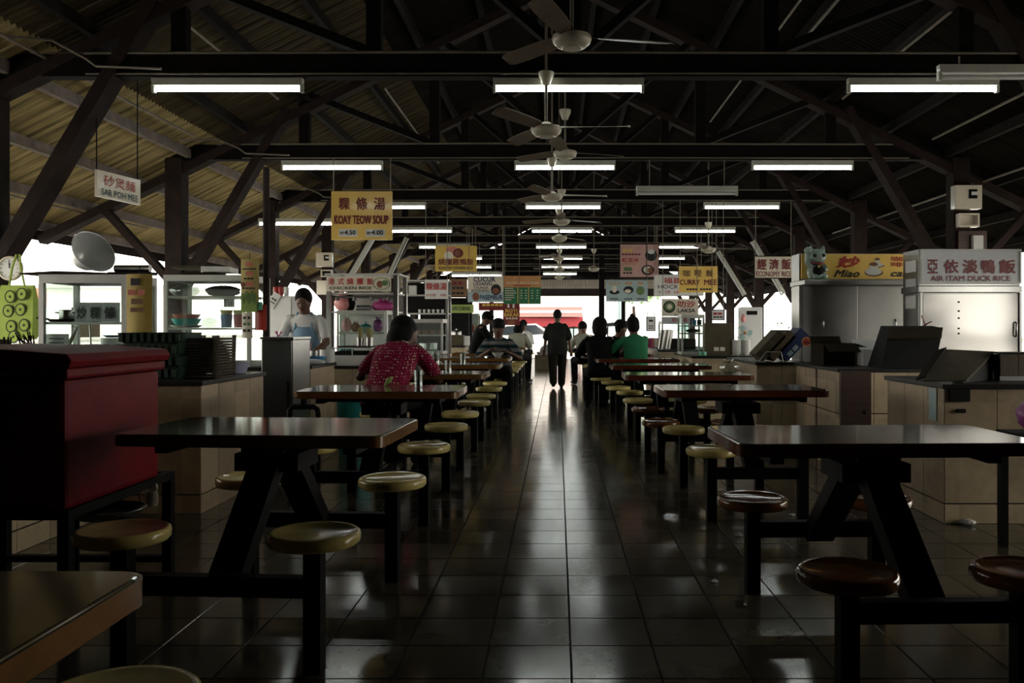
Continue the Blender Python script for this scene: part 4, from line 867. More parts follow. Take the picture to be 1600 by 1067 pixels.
one('towel_roll', MB().lathe([(.03,-.08),(.035,-.075),(.035,.075),(.03,.08)], 14, mtx=Matrix.Rotation(PI/2, 4, 'Y')), 'steel', 'steel roll between the bags on the stall top shelf', 'roll', (wx(568,10.2), 10.2, SH+.037), smooth=40)
cb = cabinet('counter_cabinet', 'small white framed cabinet with teal cups at the chicken rice stall', wx(526,9.55), wx(604,9.55), 9.55, 9.88, CYZ+.002, wz(487,9.55), 'white_fr', (wz(519,9.6),), .022)
cs = wz(519,9.6)
pot('teal_bowl', 'teal covered bowl on the small cabinet shelf', .06, .06, 'teal_l', (wx(571,9.7), 9.72, cs+.002), lidm='teal', cat='bowl')
bag('plastic_bag', 'pink bag on the small cabinet shelf', (wx(541,9.7), 9.72, cs+.002), (.055,.05,.075), 'pinkbag', seed=41)
bag('plastic_bag', 'dark food bundle on the small cabinet shelf', (wx(555,9.7), 9.72, cs+.002), (.05,.045,.05), 'foodbrown', seed=42)
bag('plastic_bag', 'purple bag at the right of the small cabinet shelf', (wx(590,9.7), 9.72, cs+.002), (.055,.05,.07), 'purplebag', seed=43)
for i, x in enumerate((534,547,596)): one('teal_cup', MB().lathe([(.001,0),(.034,0),(.04,.16),(.036,.16),(.03,.01),(.001,.01)], 18), 'teal', ('left','middle','right')[i]+' teal cup at the bottom of the small cabinet', 'cup', (wx(x,9.65), 9.67, CYZ+.034), smooth=45, group='teal cups')
for i in range(3): one('hanging_bowl', MB().lathe([(.001,0),(.03,.005),(.06,.04),(.056,.04),(.001,.012)], 18), 'steel', ('lowest','middle','top')[i]+' steel bowl on the left post of the chicken rice stall', 'bowl', (wx(523,9.75)+.06, 10.14, .852+.03*i), smooth=50, group='steel bowls by the post')
one('white_strip_lamp', MB().box(-.018,.018,-.02,.02,0,.3), 'white', 'white plastic strip on the right of the small cabinet', 'strip', (wx(603,9.53), 9.528, wz(530,9.5)), bevel=.004)
# teal bin with magenta lid
t = thing('bin', 'teal bin with a magenta lid behind the second left table', 'bin', (wx(553,8.2), 8.2, 0)); MB().lathe([(.001,0),(.14,0),(.165,.56),(.15,.56),(.13,.01),(.001,.01)], 28).build('body', 'teal', t, smooth=45); MB().lathe([(.172,.562),(.17,.585),(.06,.61),(.001,.612)], 28).build('lid', 'magenta', t, smooth=45); MB().box(-.03,.03,-.012,.012,.612,.64).build('knob', 'black', t)
# ------------------------------------------------------------------ dim stalls further down on the left
c5 = cabinet('display_cabinet', 'dark grey display cabinet of food behind the seated woman', wx(625,12.4), wx(692,12.4), 12.4, 12.9, .822, wz(500,12.4), 'alu', (wz(523,12.5),), .03, back='black')
for i, x in enumerate((652,664,676,688)): pot('clay_jar', ('first','second','third','fourth')[i]+' clay jar from the left in the dark cabinet', .045, .07, 'foodbrown', (wx(x,12.6), 12.65, wz(523,12.5)+.002), cat='jar')
pot('steel_pot', 'wide steel pot low in the dark display cabinet', .13, .1, 'steel', (wx(668,12.55), 12.62, .875))
t = thing('kiosk_frame', 'steel post frame with a shelf of cups left of the far signs', 'stall', (wx(660,14.1), 14.3, 0))
for x in (-.4,.38):
    for y in (-.2,.2): MB().box(x, x+.04, y-.02, y+.02, 0, 1.98).build('post', 'steel', t)
for z in (1.42,1.72,1.96): MB().box(-.4,.42,-.2,.2,z,z+.02).build('shelf', 'alu', t)
MB().box(-.36,.38,.17,.18,1.44,1.95).build('back_panel', 'black', t)
for i in range(6): one('white_cup', MB().lathe([(.001,0),(.018,0),(.024,.06),(.021,.06),(.001,.008)], 12), 'ceramic', ('%s white cup on the steel kiosk shelf' % ordn[i]) if i else 'first white cup from the left on the steel kiosk shelf', 'cup', (wx(654,14.1)+.075*i, 14.22, 1.441), smooth=45, group='cups on the kiosk shelf')
for i in range(3): one('carton', MB().box(-.06,.06,-.05,.05,0,.05), 'white', ('bottom','middle','top')[i]+' white carton on the upper kiosk shelf', 'carton', (wx(643,14.1), 14.22, 1.741+.051*i), bevel=.003, group='cartons on the kiosk')
t = thing('dark_kiosk', 'dark kiosk with a glass drinks cooler under the lime banner', 'stall', (wx(692,18), 18.2, 0))
for x in (-.55,.5):
    for y in (-.35,.3): MB().box(x,x+.06,y-.03,y+.03,0,1.85).build('post', 'black', t)
MB().box(-.6,.62,-.4,.4,1.85,1.9).build('roof_panel', 'black', t); MB().box(-.5,.5,.27,.3,.87,1.84).build('back_panel', 'black', t); MB().box(-.55,.56,-.33,-.3,.3,.86).build('front_panel', 'green_d', t)
cabinet('drinks_cooler', 'glass drinks cooler at the far left stall', wx(730,18.9), wx(748,18.9), 18.9, 19.3, .02, wz(491,18.9), 'white_fr', (.5,.8,1.1,1.3), .025, back='white')
for i in range(6): one('drink_bottle', MB().lathe([(.001,0),(.025,0),(.027,.12),(.01,.16),(.01,.18),(.001,.18)], 12), ('green_b','red_pl','orange')[i % 3], ('green','red','orange')[i % 3]+' drink bottle on the '+('upper','lower')[i//3]+' shelf of the glass cooler', 'bottle', (wx(739,19)-.07+.07*(i % 3), 19.05, 1.101 if i < 3 else .801), smooth=45, group='bottles in the cooler')
one('cardboard_box', MB().box(-.16,.16,-.15,.15,0,.2), 'card', 'brown carton on the far left counter', 'carton', (wx(712,16.5), 16.5, .862), bevel=.005)
one('tissue_box', MB().box(-.08,.08,-.08,.08,0,.18), 'paper', 'pale carton beside the brown one on the far left counter', 'carton', (wx(727,16.45), 16.45, .862), bevel=.005)
pot('steel_urn', 'round steel urn left of the drinks cooler', .1, .26, 'steel', (wx(713,17.2), 17.2, .862), lidm='steel', cat='urn')
t = thing('plastic_jug', 'clear jug on the third left table', 'jug', (wx(680,9.7), 9.7, .797)); MB().lathe([(.001,0),(.05,0),(.052,.14),(.048,.14),(.046,.008),(.001,.008)], 18).build('body', 'plastic_clear', t, smooth=45); MB().tube([(.05,0,.12),(.085,0,.1),(.085,0,.04),(.05,0,.03)], .006, 6).build('handle', 'plastic_clear', t)
# ------------------------------------------------------------------ right stalls: duck rice and miao cafe
YD = 7.95
t = thing('duck_rice_stall', 'tall stainless steel stall with closed dented shutters and a duck rice sign', 'stall', (wx(1515,YD), YD, 0))
hw = (wx(1595,YD)-wx(1437,YD))/2; top = wz(389,YD); sb = wz(447,YD)
MB().box(-hw,hw,0,.37,.0,sb-.06).build('body', 'steel', t, bevel=.004)
MB().box(-hw-.01,hw+.01,-.02,.39,sb-.058,sb).build('header_rail', 'steel', t, bevel=.004)
MB().box(-hw,hw,.0,.37,sb+.001,top).build('sign_box', 'steel', t, bevel=.004)
MB().box(-hw+.03,hw-.02,-.012,-.001,.8,sb-.07).build('shutter', 'steel_w', t, bevel=.003)
MB().box(-hw+.0,-hw+.02,-.03,-.001,.4,sb-.06).build('corner_strip', 'steel', t); MB().box(hw-.02,hw,-.03,-.001,.4,sb-.06).build('corner_strip', 'steel', t)
for y in (472,486,497,513,521): MB().lathe([(.001,0),(.008,.002),(.008,.006),(.001,.008)], 8, (wx(1497,YD)-wx(1515,YD),-.014,wz(y,YD)), Matrix.Rotation(PI/2,4,'X')).build('rivet', 'black', t)
MB().tube([(hw-.055,-.015,1.12),(hw-.055,-.04,1.13),(hw-.055,-.04,1.24),(hw-.055,-.015,1.25)], .009, 8).build('handle', 'steel', t, smooth=60)
for i, (z0, z1) in enumerate(((1.72,1.83),(1.56,1.66),(1.38,1.5))): MB().box(-hw-.004,-hw-.001,.06,.3,z0,z1).build('sticker', ('paper','greywhite','alu')[i], t)
sign('grey-white sign reading AIR ITAM DUCK RICE', (1441,1592,392,441), YD-.02, 'greywhite',
     [('亞', 1448,1464,406,427,'maroon',.025), ('依', 1474,1496,406,427,'maroon',.025), ('淡', 1503,1526,406,427,'maroon',.025), ('鴨', 1532,1553,406,427,'maroon',.025), ('飯', 1560,1585,406,427,'maroon',.025), ('AIR ITAM DUCK RICE', 1453,1577,431,439,'maroon',.02)], name='stall_sign', frame='alu').location.y = YD-.02
YM = 9.2
t = thing('miao_cafe_stall', 'stainless steel stall with closed flat shutters under the yellow cafe sign', 'stall', (wx(1340,YM), YM, 0))
hw = (wx(1432,YM)-wx(1249,YM))/2; top = wz(396,YM); sb = wz(439,YM)
MB().box(-hw,hw,0,.3,.0,sb-.05).build('body', 'steel', t, bevel=.004); MB().box(-hw-.01,hw+.01,-.24,.32,sb-.048,sb).build('header_rail', 'steel', t, bevel=.004); MB().box(-hw,hw,0,.3,sb+.001,top).build('sign_box', 'steel', t, bevel=.004)
MB().box(-hw+.03,-.002,-.012,-.001,.8,sb-.06).build('shutter', 'steel', t, bevel=.003); MB().box(.002,hw-.03,-.012,-.001,.8,sb-.06).build('shutter', 'steel', t, bevel=.003)
for x in (1285,1398): MB().tube([(wx(x,YM)-wx(1340,YM),-.013,wz(513,YM)),(wx(x,YM)-wx(1340,YM),-.035,wz(511,YM)),(wx(x,YM)-wx(1340,YM),-.035,wz(501,YM)),(wx(x,YM)-wx(1340,YM),-.013,wz(499,YM))], .008, 8).build('handle', 'steel', t, smooth=60)
sign('yellow sign reading Miao cafe with coffee cups', (1252,1431,397,436), YM-.03, 'yellow',
     [('妙', 1306,1342,401,418,'redink',.04,.25), ('Miao', 1302,1342,422,433,'blackp',.035,.4), ('咖', 1392,1409,401,408,'redink',.03), ('啡', 1392,1409,410,417,'redink',.03), ('cafe', 1391,1425,422,432,'blackp',.035,.35)],
     name='stall_sign', shapes=[('o',1350,1379,420,432,'ink_brown'), ('o',1351,1377,419,430,'ceramic',1), ('r',1358,1371,413,425,'ceramic',2), ('o',1358,1371,410,416,'ink_brown',3), ('o',1361,1381,412,418,'blackp'), ('o',1362,1380,411,417,'ceramic',1), ('r',1366,1374,405,413,'cream',2), ('o',1366,1374,403,407,'ink_brown',3)])
# lucky cat figure in front of the sign
k = YM/F
t = thing('lucky_cat_statue', 'pale green waving cat statue at the left of the yellow cafe sign', 'statue', (wx(1275,YM-.12), YM-.13, wz(439,YM)+.003))
b = MB(); u = .0068
b.ell((0,0,12*u), (15*u,11*u,13*u)); b.ell((0,-3*u,8*u), (14*u,11*u,9*u)); b.ell((1*u,-2*u,36*u), (14*u,11.5*u,12*u)); b.ell((-9*u,-7*u,5*u), (6*u,6*u,6*u)); b.ell((10*u,-7*u,5*u), (6*u,6*u,6*u))
b.tube([(-10*u,-2*u,20*u),(-15*u,-4*u,28*u),(-15*u,-4*u,38*u),(-14*u,-5*u,44*u)], [4.5*u,4*u,3.6*u,5*u], 12); b.ell((-14*u,-5*u,45*u), (6.5*u,5*u,5.5*u))
b.tube([(10*u,-3*u,22*u),(13*u,-8*u,16*u),(8*u,-11*u,15*u)], [4*u,3.6*u,4*u], 12); b.ell((1*u,-11*u,31*u), (6*u,4*u,4*u))
for s_ in (-1, 1): b.lathe([(4.5*u,0),(3*u,5*u),(.4*u,10*u)], 10, (1*u+s_*8*u,-1*u,44*u), Matrix.Rotation(s_*.25,4,'Y'))
o = b.build('body', 'cat', t, smooth=180); rm = o.modifiers.new('join', 'REMESH'); rm.mode = 'VOXEL'; rm.voxel_size = .006; rm.use_smooth_shade = True
for s_ in (-1, 1): MB().ell((1*u+s_*6.5*u,-11.6*u,37*u), (3.4*u,2*u,2.8*u)).build('eye', 'blackp', t, smooth=180)
MB().ell((1*u,-14.4*u,33*u), (1.6*u,1.2*u,1.2*u)).build('nose', 'coral', t, smooth=180)
MB().lathe([(11.5*u,0),(12*u,1.5*u),(11.5*u,3*u)], 24, (0,-2*u,24*u)).build('collar', 'maroon', t, smooth=60)
b = MB(); b.ell((0,-10*u,13*u), (9*u,5*u,9*u)); b.build('apron', 'black', t, smooth=180)
MB().ell((0,-14*u,20*u), (2.2*u,2*u,2.2*u)).build('bell', 'gold', t, smooth=180)
# wood panel door beside the gap
t = thing('wood_panel', 'red-brown wooden panel leaning at the gap between the right counters', 'panel', (wx(1338,7.14), 7.16, 0)); MB().box(-.125,.125,-.02,.02,.0,.84).build('board', 'plank_red', t, bevel=.003); MB().lathe([(.001,0),(.016,.004),(.001,.012)], 10, (.07,-.021,.5), Matrix.Rotation(PI/2,4,'X')).build('knob', 'black', t)
# goods on the right counters
def openbox(name, label, loc, w_, d_, h_, m, flaps=(1,1,1,1), rz=0, cat='carton', hole=False):
    t = thing(name, label, cat, loc, rz); b = MB(); e = .006
    b.box(-w_/2,w_/2,-d_/2,d_/2,0,e); b.box(-w_/2,w_/2,-d_/2,-d_/2+e,e,h_); b.box(-w_/2,w_/2,d_/2-e,d_/2,e,h_); b.box(-w_/2,-w_/2+e,-d_/2+e,d_/2-e,e,h_); b.box(w_/2-e,w_/2,-d_/2+e,d_/2-e,e,h_); b.build('box', m, t)
    fl_ = [((-w_/2,-d_/2,h_),(w_/2,-d_/2,h_),(0,-1,-.6)), ((w_/2,d_/2,h_),(-w_/2,d_/2,h_),(0,.6,1)), ((-w_/2,d_/2,h_),(-w_/2,-d_/2,h_),(-1,0,.1)), ((w_/2,-d_/2,h_),(w_/2,d_/2,h_),(1,0,-.3))]
    for i, on in enumerate(flaps):
        if not on: continue
        a_, b_, dr = fl_[i]; dv = Vector(dr).normalized()*(d_*.48 if i < 2 else w_*.48)*on; a_ = Vector(a_); b_ = Vector(b_); nn = (b_-a_).cross(dv).normalized()*.005
        q = MB(); q.add([a_, b_, b_+dv, a_+dv, a_+nn, b_+nn, b_+dv+nn, a_+dv+nn], [(0,1,2,3),(7,6,5,4),(0,4,5,1),(1,5,6,2),(2,6,7,3),(3,7,4,0)]); q.build('flap', m, t)
    if hole: MB().box(-.045,.045,-d_/2-.002,-d_/2+.0,h_*.5,h_*.72).build('hand_hole', 'black', t)
    return t
openbox('carton', 'brown carton with a drooping flap in front of the cafe stall shutters', (2.58, 8.1, CZ+.002), .3, .3, .2, 'card_d', (1.0,.5,.6,.8), .1)
openbox('carton', 'whitish carton with a hand hole right of the drooping carton', (2.92, 7.95, CZ+.002), .3, .25, .14, 'white', (0,.9,0,.9), 0, hole=True)
# dark tilted open box
t = thing('dark_carton', 'black-looking carton tipped up in front of the duck rice shutters', 'carton', (3.02, 7.55, CZ+.002))
b = MB(); b.add([(-.26,-.18,0),(.2,-.18,0),(.34,-.02,.34),(-.12,.0,.34),(-.26,.14,0),(.2,.14,0),(.34,.2,.36),(-.12,.2,.36)], [(0,1,2,3),(7,6,5,4),(0,4,5,1),(1,5,6,2),(2,6,7,3),(3,7,4,0)]); b.build('body', 'black', t)
b = MB(); b.add([(-.12,.0,.342),(.34,-.02,.342),(.3,-.06,.25),(-.16,-.06,.25),(-.12,.005,.347),(.34,-.015,.347),(.305,-.07,.25),(-.165,-.07,.25)], [(0,1,2,3),(7,6,5,4),(0,4,5,1),(1,5,6,2),(2,6,7,3),(3,7,4,0)]); b.build('flap', 'card_d', t)
MB().tube([(.22,.05,.36),(.17,.02,.45)], .006, 5).build('twig', 'maroon', t); MB().tube([(.2,.05,.36),(.26,.02,.4)], .005, 5).build('twig', 'maroon', t)
# sloping cardboard sheet over a rack
t = thing('cardboard_sheet', 'greenish brown cardboard sheet sloping over the right edge counter', 'cardboard', (2.62, 5.6, CZ+.002))
b = MB(); b.add([(-.36,-.26,.01),(-.1,-.28,.012),(.29,.15,.175),(-.035,.15,.19),(-.36,-.26,.02),(-.1,-.28,.022),(.29,.15,.185),(-.035,.15,.2)], [(0,1,2,3),(7,6,5,4),(0,4,5,1),(1,5,6,2),(2,6,7,3),(3,7,4,0)]); b.build('sheet', 'card', t)
b = MB(); b.add([(-.38,-.2,.012),(-.33,-.23,.034),(-.03,.15,.205),(-.1,.17,.18),(-.38,-.2,.02),(-.33,-.23,.044),(-.03,.15,.215),(-.1,.17,.19)], [(0,1,2,3),(7,6,5,4),(0,4,5,1),(1,5,6,2),(2,6,7,3),(3,7,4,0)]); b.build('fold', 'card_d', t)
b = MB(); b.add([(-.1,-.24,0),(.25,.1,0),(.27,.13,.165),(-.1,-.24,.008),(.0,.14,0),(0,.14,.17)], [(0,1,2,3),(4,5,2,1),(0,3,5,4)]); b.build('support', 'black', t)
t = thing('wooden_crate', 'pale wooden plank crate at the right edge of the counter', 'crate', (3.12, 5.72, CZ+.002))
for i in range(4): MB().box(-.24+.12*i+.002,-.24+.12*(i+1)-.002,-.1,-.085,.03,.17).build('plank', 'plank', t)
MB().box(-.24,.24,-.085,.15,.0,.165).build('box', 'black', t); MB().box(-.25,.25,-.115,-.1,.0,.028).build('rail', 'alu', t); MB().box(-.25,.26,-.1,.16,.172,.18).build('lid', 'card_d', t)
one('switch_plate', MB().box(-.065,.065,-.008,0,-.045,.045), 'black', 'black rectangular plate on the right edge counter tiles', 'plate', (wx(1499,5.28), 5.282, wz(616,5.28)), bevel=.006)
one('hook_plate', MB().box(-.03,.03,-.008,0,-.013,.013), 'black', 'tiny black patch below the black plate on the counter tiles', 'plate', (wx(1501,5.28), 5.282, wz(642,5.28)), bevel=.008)
one('pale_label', MB().box(-.003,0,-.055,.055,-.1,.1), 'blue_l', 'pale grey-blue label on the aisle side of the right edge counter', 'label', (2.364, 5.44, .72))
t = thing('side_stool', 'black plastic stool at the right edge of the picture', 'stool', (2.62, 4.6, 0)); MB().box(-.2,.2,-.18,.18,.6,.64).build('seat', 'black', t, bevel=.01)
for x in (-.17,.17):
    for y in (-.15,.15): MB().box(x-.02,x+.02,y-.02,y+.02,0,.6).build('leg', 'black', t)
bag('plastic_bag', 'purple plastic bag on the black stool', (2.56, 4.58, .641), (.12,.09,.09), 'purplebag', seed=51)
# slanted boxes on the jutting counter
for i, (x, m, nm, wdt) in enumerate(((1192,'card','brown flat box leaning',.1), (1208,'plank','pale flat box leaning in the middle',.1), (1226,'blueink','dark blue printed box with an orange circle leaning',.2))):
    t = thing('leaning_box', nm+' on the jutting right counter', 'box', (wx(x,8.95)-.08, 8.95, CZ+.002)); q = MB(); q.box(-.04,.04+wdt*.3,-.16,.16,0,.34); q.xf(Matrix.Rotation(.75,4,'Y')); mz = min(p[2] for p in q.v); q.xf(Matrix.Translation((0,0,-mz))); q.build('box', m, t, bevel=.004)
    if i == 2:
        disc(t, .26, .2, .05, .05, 'orange', -.163, name='round_print'); disc(t, .26, .2, .035, .035, 'redink', -.165, name='round_print'); lt = lettering(t, '#', .12, .11, .15, .05, 'blue_l', -.166); lt.rotation_euler.y = -.8
t = thing('wire_tray', 'black wire tray under the leaning boxes', 'tray', (2.3, 8.75, CZ+.001)); MB().tube([(-.28,-.06,0),(-.2,-.06,.1),(-.05,-.06,.1),(-.03,-.06,0)], .004, 5).build('wire', 'alu', t)
bag('plastic_bag', 'clear knotted takeaway bag on the third right table', (1.52, 7.65, .793), (.09,.08,.055), 'plastic_clear', seed=61)
# far right counter: cardboard panel, fan, bowls, rack
t = thing('standing_carton', 'large brown cardboard panel standing on the far right counter', 'cardboard', (wx(1124,11.3), 11.35, .842)); MB().box(-.18,.17,-.05,.05,0,.42).build('box', 'card', t, bevel=.005); lettering(t, '#', 0, .08, .16, .06, 'cream', -.056)
t = thing('table_fan', 'small teal desk fan between the cardboard panel and the pillar', 'fan', (wx(1163,11.8), 11.8, .842)); MB().lathe([(.001,0),(.07,0),(.07,.015),(.02,.03),(.014,.2)], 18).build('base', 'white', t, smooth=45)
R_ = Matrix.Rotation(PI/2, 4, 'X'); b = MB()
for i in range(20): a_ = 2*PI*i/20; b.tube([(.02*math.cos(a_),-.05,.29+.02*math.sin(a_)),(.09*math.cos(a_),-.06,.29+.09*math.sin(a_)),(.112*math.cos(a_),-.02,.29+.112*math.sin(a_))], .0025, 4)
b.tube([(.112*math.cos(2*PI*i/24),-.02,.29+.112*math.sin(2*PI*i/24)) for i in range(25)], .005, 5); b.build('cage', 'white', t)
for i in range(3):
    q = MB().plate([(.02,-.02),(.06,-.05),(.1,-.02),(.1,.03),(.05,.04)], -.004, .004); q.xf(Matrix.Translation((0,-.03,.29)) @ Matrix.Rotation(2*PI*i/3,4,'Y') @ R_); q.build('blade', 'teal_l', t)
MB().ell((0,-.035,.29), (.026,.03,.026)).build('hub', 'orange', t, smooth=180); MB().ell((0,.03,.29), (.045,.06,.045)).build('motor', 'white', t, smooth=180)
for i, x in enumerate((1152,1166)): stackbowl(9, .062, 'ceramic', '%s bowl from below in the '+('left','right')[i]+' stack on the far right counter', (wx(x,11.25), 11.3, .842), ('left','right')[i]+' stack of bowls', .019, .045)
pot('green_cloth_tub', 'mint green cloth heap at the foot of the cardboard panel', .05, .05, 'greenbag', (wx(1098,11.1), 11.1, .842), cat='cloth')
cr = cabinet('shelf_cabinet', 'white framed shelf cabinet below the laksa sign', wx(1065,11.55), wx(1101,11.55), 11.55, 11.95, .842, wz(493,11.55), 'white_fr', (wz(520,11.6), wz(508,11.6)), .024)
one('blue_mug', MB().lathe([(.001,0),(.03,0),(.032,.07),(.028,.07),(.026,.008),(.001,.008)], 16), 'blue_p', 'blue mug on the top shelf of the far right cabinet', 'mug', (wx(1085,11.7), 11.72, wz(508,11.6)+.002), smooth=45)
one('green_mug', MB().lathe([(.001,0),(.03,0),(.032,.07),(.028,.07),(.026,.008),(.001,.008)], 16), 'tealink', 'dark teal mug beside the blue one', 'mug', (wx(1093,11.7), 11.72, wz(508,11.6)+.002), smooth=45)
bag('food_pack', 'brown food packet on the middle shelf of the far right cabinet', (wx(1083,11.7), 11.72, wz(520,11.6)+.002), (.1,.06,.025), 'card', knot=False, seed=71, cat='packet')
for i, x in enumerate((1034,1042,1048)): 
    q = MB().lathe([(.001,0),(.045,0),(.045,.3),(.04,.3),(.04,.008),(.001,.008)], 18); q.xf(Matrix.Rotation(.16,4,'Y')); mz = min(p[2] for p in q.v); q.xf(Matrix.Translation((0,0,-mz)))
    one('steel_canister', q, 'steel', ('left','middle','right')[i]+' tall steel canister on the counter below the laksa sign', 'canister', (wx(x,13.5)-.02, 13.5+.1*i, .862), smooth=45, group='tall steel canisters')
cabinet('noodle_cabinet', 'glass noodle cabinet below the laksa sign', wx(1034,14.4), wx(1078,14.4), 14.4, 14.9, .862, wz(503,14.4), 'alu', (1.02,), .026)
one('black_stove', MB().box(-.25,.25,-.2,.2,0,.16), 'black', 'black stove on the counter below the laksa sign', 'stove', (wx(1060,13.9), 13.9, .862), bevel=.01)
for i in range(5): one('drink_carton', MB().box(-.03,.03,-.03,.03,0,.16), ('red_pl','magenta','coral','white','orange')[i], ('red','magenta','coral','white','orange')[i]+' carton in the row left of the steel canisters', 'carton', (wx(1012+4.2*i,15.0), 15.0, .862), bevel=.003, group='row of drink cartons')
t = thing('air_cooler', 'white appliance with a dark slot behind the desk fan', 'appliance', (wx(1172,13), 13, 0)); MB().box(-.16,.16,-.12,.12,.0,wz(480,13)).build('body', 'white', t, bevel=.01); MB().box(-.08,.08,-.128,-.121,wz(492,13),wz(486,13)).build('slot', 'black', t)
bag('plastic_bag', 'pink bag hanging beside the white appliance', (wx(1161,12.86), 12.85, wz(503,12.6)), (.04,.03,.05), 'pinkbag', seed=72)
t = thing('potted_plant', 'leafy plant in a pot outside the right opening', 'plant', (wx(1212,16), 16, 0)); MB().lathe([(.001,0),(.12,0),(.16,.7),(.14,.7),(.001,.65)], 18).build('pot', 'concrete', t, smooth=45)
b = MB()
for i in range(60):
    a_ = random.uniform(0,2*PI); h = random.uniform(.7,1.3); r_ = random.uniform(.05,.3); p = Vector((r_*math.cos(a_), r_*math.sin(a_), h)); d1 = Vector((random.uniform(-1,1), random.uniform(-1,1), random.uniform(-.5,.6)))*.06; d2 = d1.cross(Vector((0,0,1))).normalized()*.025
    b.add([p-d1, p+d2, p+d1, p-d2], [(0,1,2,3)])
o = b.build('foliage', 'leaf', t); o['kind'] = 'stuff'
# ------------------------------------------------------------------ litter on the floor and things on tables
def crumple(label, x, y, r, m, seed):
    rnd = random.Random(seed); p = Vector((wx(x, CH*F/(y-VY)), CH*F/(y-VY), 0)); b = MB().ell((0,0,r*.35), (r,r*.7,r*.35), 10, 7); b.v = [(a_*rnd.uniform(.7,1.25), c_*rnd.uniform(.7,1.25), max(.001, d_*rnd.uniform(.7,1.2))) for a_, c_, d_ in b.v]
    one('litter', b, m, label, 'litter', p, group='litter on the floor')
crumple('crumpled tissue beside the right stool post', 1154, 838, .026, 'paper', 1); crumple('small crumpled tissue on the right floor tiles', 1117, 910, .02, 'paper', 2)
crumple('pale scrap under the near right table', 1237, 806, .024, 'paper', 3); crumple('flat scrap on the floor left of the aisle', 742, 713, .03, 'card', 4); crumple('thin white plastic scrap below the right edge counter', 1512, 820, .05, 'whitebag', 5); crumple('white wet cloth on the floor under the left table', 448, 757, .06, 'whitebag', 6)
yy = CH*F/(947-VY); one('sauce_cup', MB().lathe([(.001,0),(.022,0),(.03,.014),(.033,.015),(.028,.013),(.02,.003),(.001,.003)], 20), 'plastic_clear', 'small clear plastic sauce cup on the floor', 'cup', (wx(1157, yy), yy, .0005), smooth=50)
for i, (x, y, nm) in enumerate(((-.98,7.75,'third left table beside the woman'), (-.95,5.9,'second left table'), (-1.05,9.6,'fourth left table'))):
    one('drinking_glass', MB().lathe([(.001,0),(.028,0),(.034,.11),(.031,.11),(.026,.008),(.001,.008)], 16), 'plastic_clear', 'clear drinking glass on the %s' % nm, 'glass', (x, y, .797), smooth=45, group='drinking glasses')
t = thing('leaf_packet', 'green pandan leaves on the second left table', 'leaves', (-1.2, 6.02, .797))
for i in range(4):
    a_ = .6*i-.9; q = MB().prism([(0,0),(.02,.025),(.06,.06),(.03,.015)], -.012, .012); q.xf(Matrix.Rotation(a_,4,'Z')); q.build('leaf', 'green_l', t)
# ------------------------------------------------------------------ the far end and the outside
tag(MB().box(-70,70,-30,140,-.3,-.11).build('ground', 'concrete'), 'pale concrete ground outside the hall', 'ground', kind='structure')
endc = thing('end_canopy', 'low corrugated canopy across the far end of the hall', 'canopy', (0,0,0), kind='structure')
b = MB(); n = 70*6
for i in range(n+1):
    x = -3+i*.1/6; dz = .018*math.cos(2*PI*i/6); b.v += [(x, 31.6, 3.05+dz), (x, 34.2, 2.62+dz)]
b.f = [(2*i,2*i+1,2*i+3,2*i+2) for i in range(n)]; b.build('roof_sheet', 'sheet', endc, smooth=180)
MB().box(-4.6,4.9,31.4,31.55,2.35,2.62).build('beam', 'wood_col', endc); MB().box(-4.6,4.9,31.4,31.5,2.95,3.1).build('beam', 'wood_dark', endc)
for x in (-2.4, 2.4): MB().box(x-.07,x+.07,31.4,31.55,0,2.35).build('post', 'wood_dark', endc)
one('post', MB().box(-.075,.075,-.075,.075,0,3.22), 'wood_dark', 'slim dark post right of the aisle at the far end', 'post', (wx(940,24.2), 24.2, 0))
# shop with a red awning across the road
t = thing('shop_house', 'shop across the road with a red awning and pink canopy', 'building', (wx(866,46), 48, 0))
MB().box(-2.2,1.6,0,5,0,5.2).build('wall', 'render', t); MB().box(-1.6,.6,-.05,-.0,0,1.35).build('doorway', 'wood_col', t); MB().box(.65,1.45,-.05,0,0,1.3).build('shutter', 'card_d', t)
for i, x in enumerate((.75,1.1)): MB().box(x,x+.28,-.07,-.05,.4,1.15).build('pane', 'blue_l', t)
b = MB(); n = 14
for i in range(n+1):
    x = -2.0+3.55*i/n; b.v += [(x,-.02,2.02),(x,-1.6,1.72),(x,-1.6,1.28-.05*(i % 2))]
for i in range(n): b.f += [(3*i,3*i+1,3*i+4,3*i+3),(3*i+1,3*i+2,3*i+5,3*i+4)]
b.build('awning', 'awning', t); q = MB().box(-2.3,1.5,-2.0,-.02,2.15,2.3); q.box(-2.3,1.5,-2.02,-2.0,1.78,2.3); q.build('canopy', 'awning2', t); MB().box(-2.3,1.5,-2.05,-2.03,2.0,2.12).build('canopy_stripe', 'render', t)
for x, y, d, w_, h_, dep, nm in ((700, 60, 60, 9, 6, 6, 'white block left of the awning shop'), (1010, 60, 58, 8, 5.5, 6, 'white block right of the awning shop')):
    t = thing('white_house', nm, 'building', (wx(x,d), d, 0)); MB().box(-w_/2,w_/2,0,dep,0,h_).build('wall', 'render', t); MB().box(-w_/2-.3,w_/2+.3,-.4,dep+.3,h_,h_+.25).build('roof', 'concrete', t)
    for i in range(3): MB().box(-w_*.35+i*w_*.28,-w_*.35+i*w_*.28+1.1,-.06,0,1.0,2.3).build('window', 'blue_l', t)
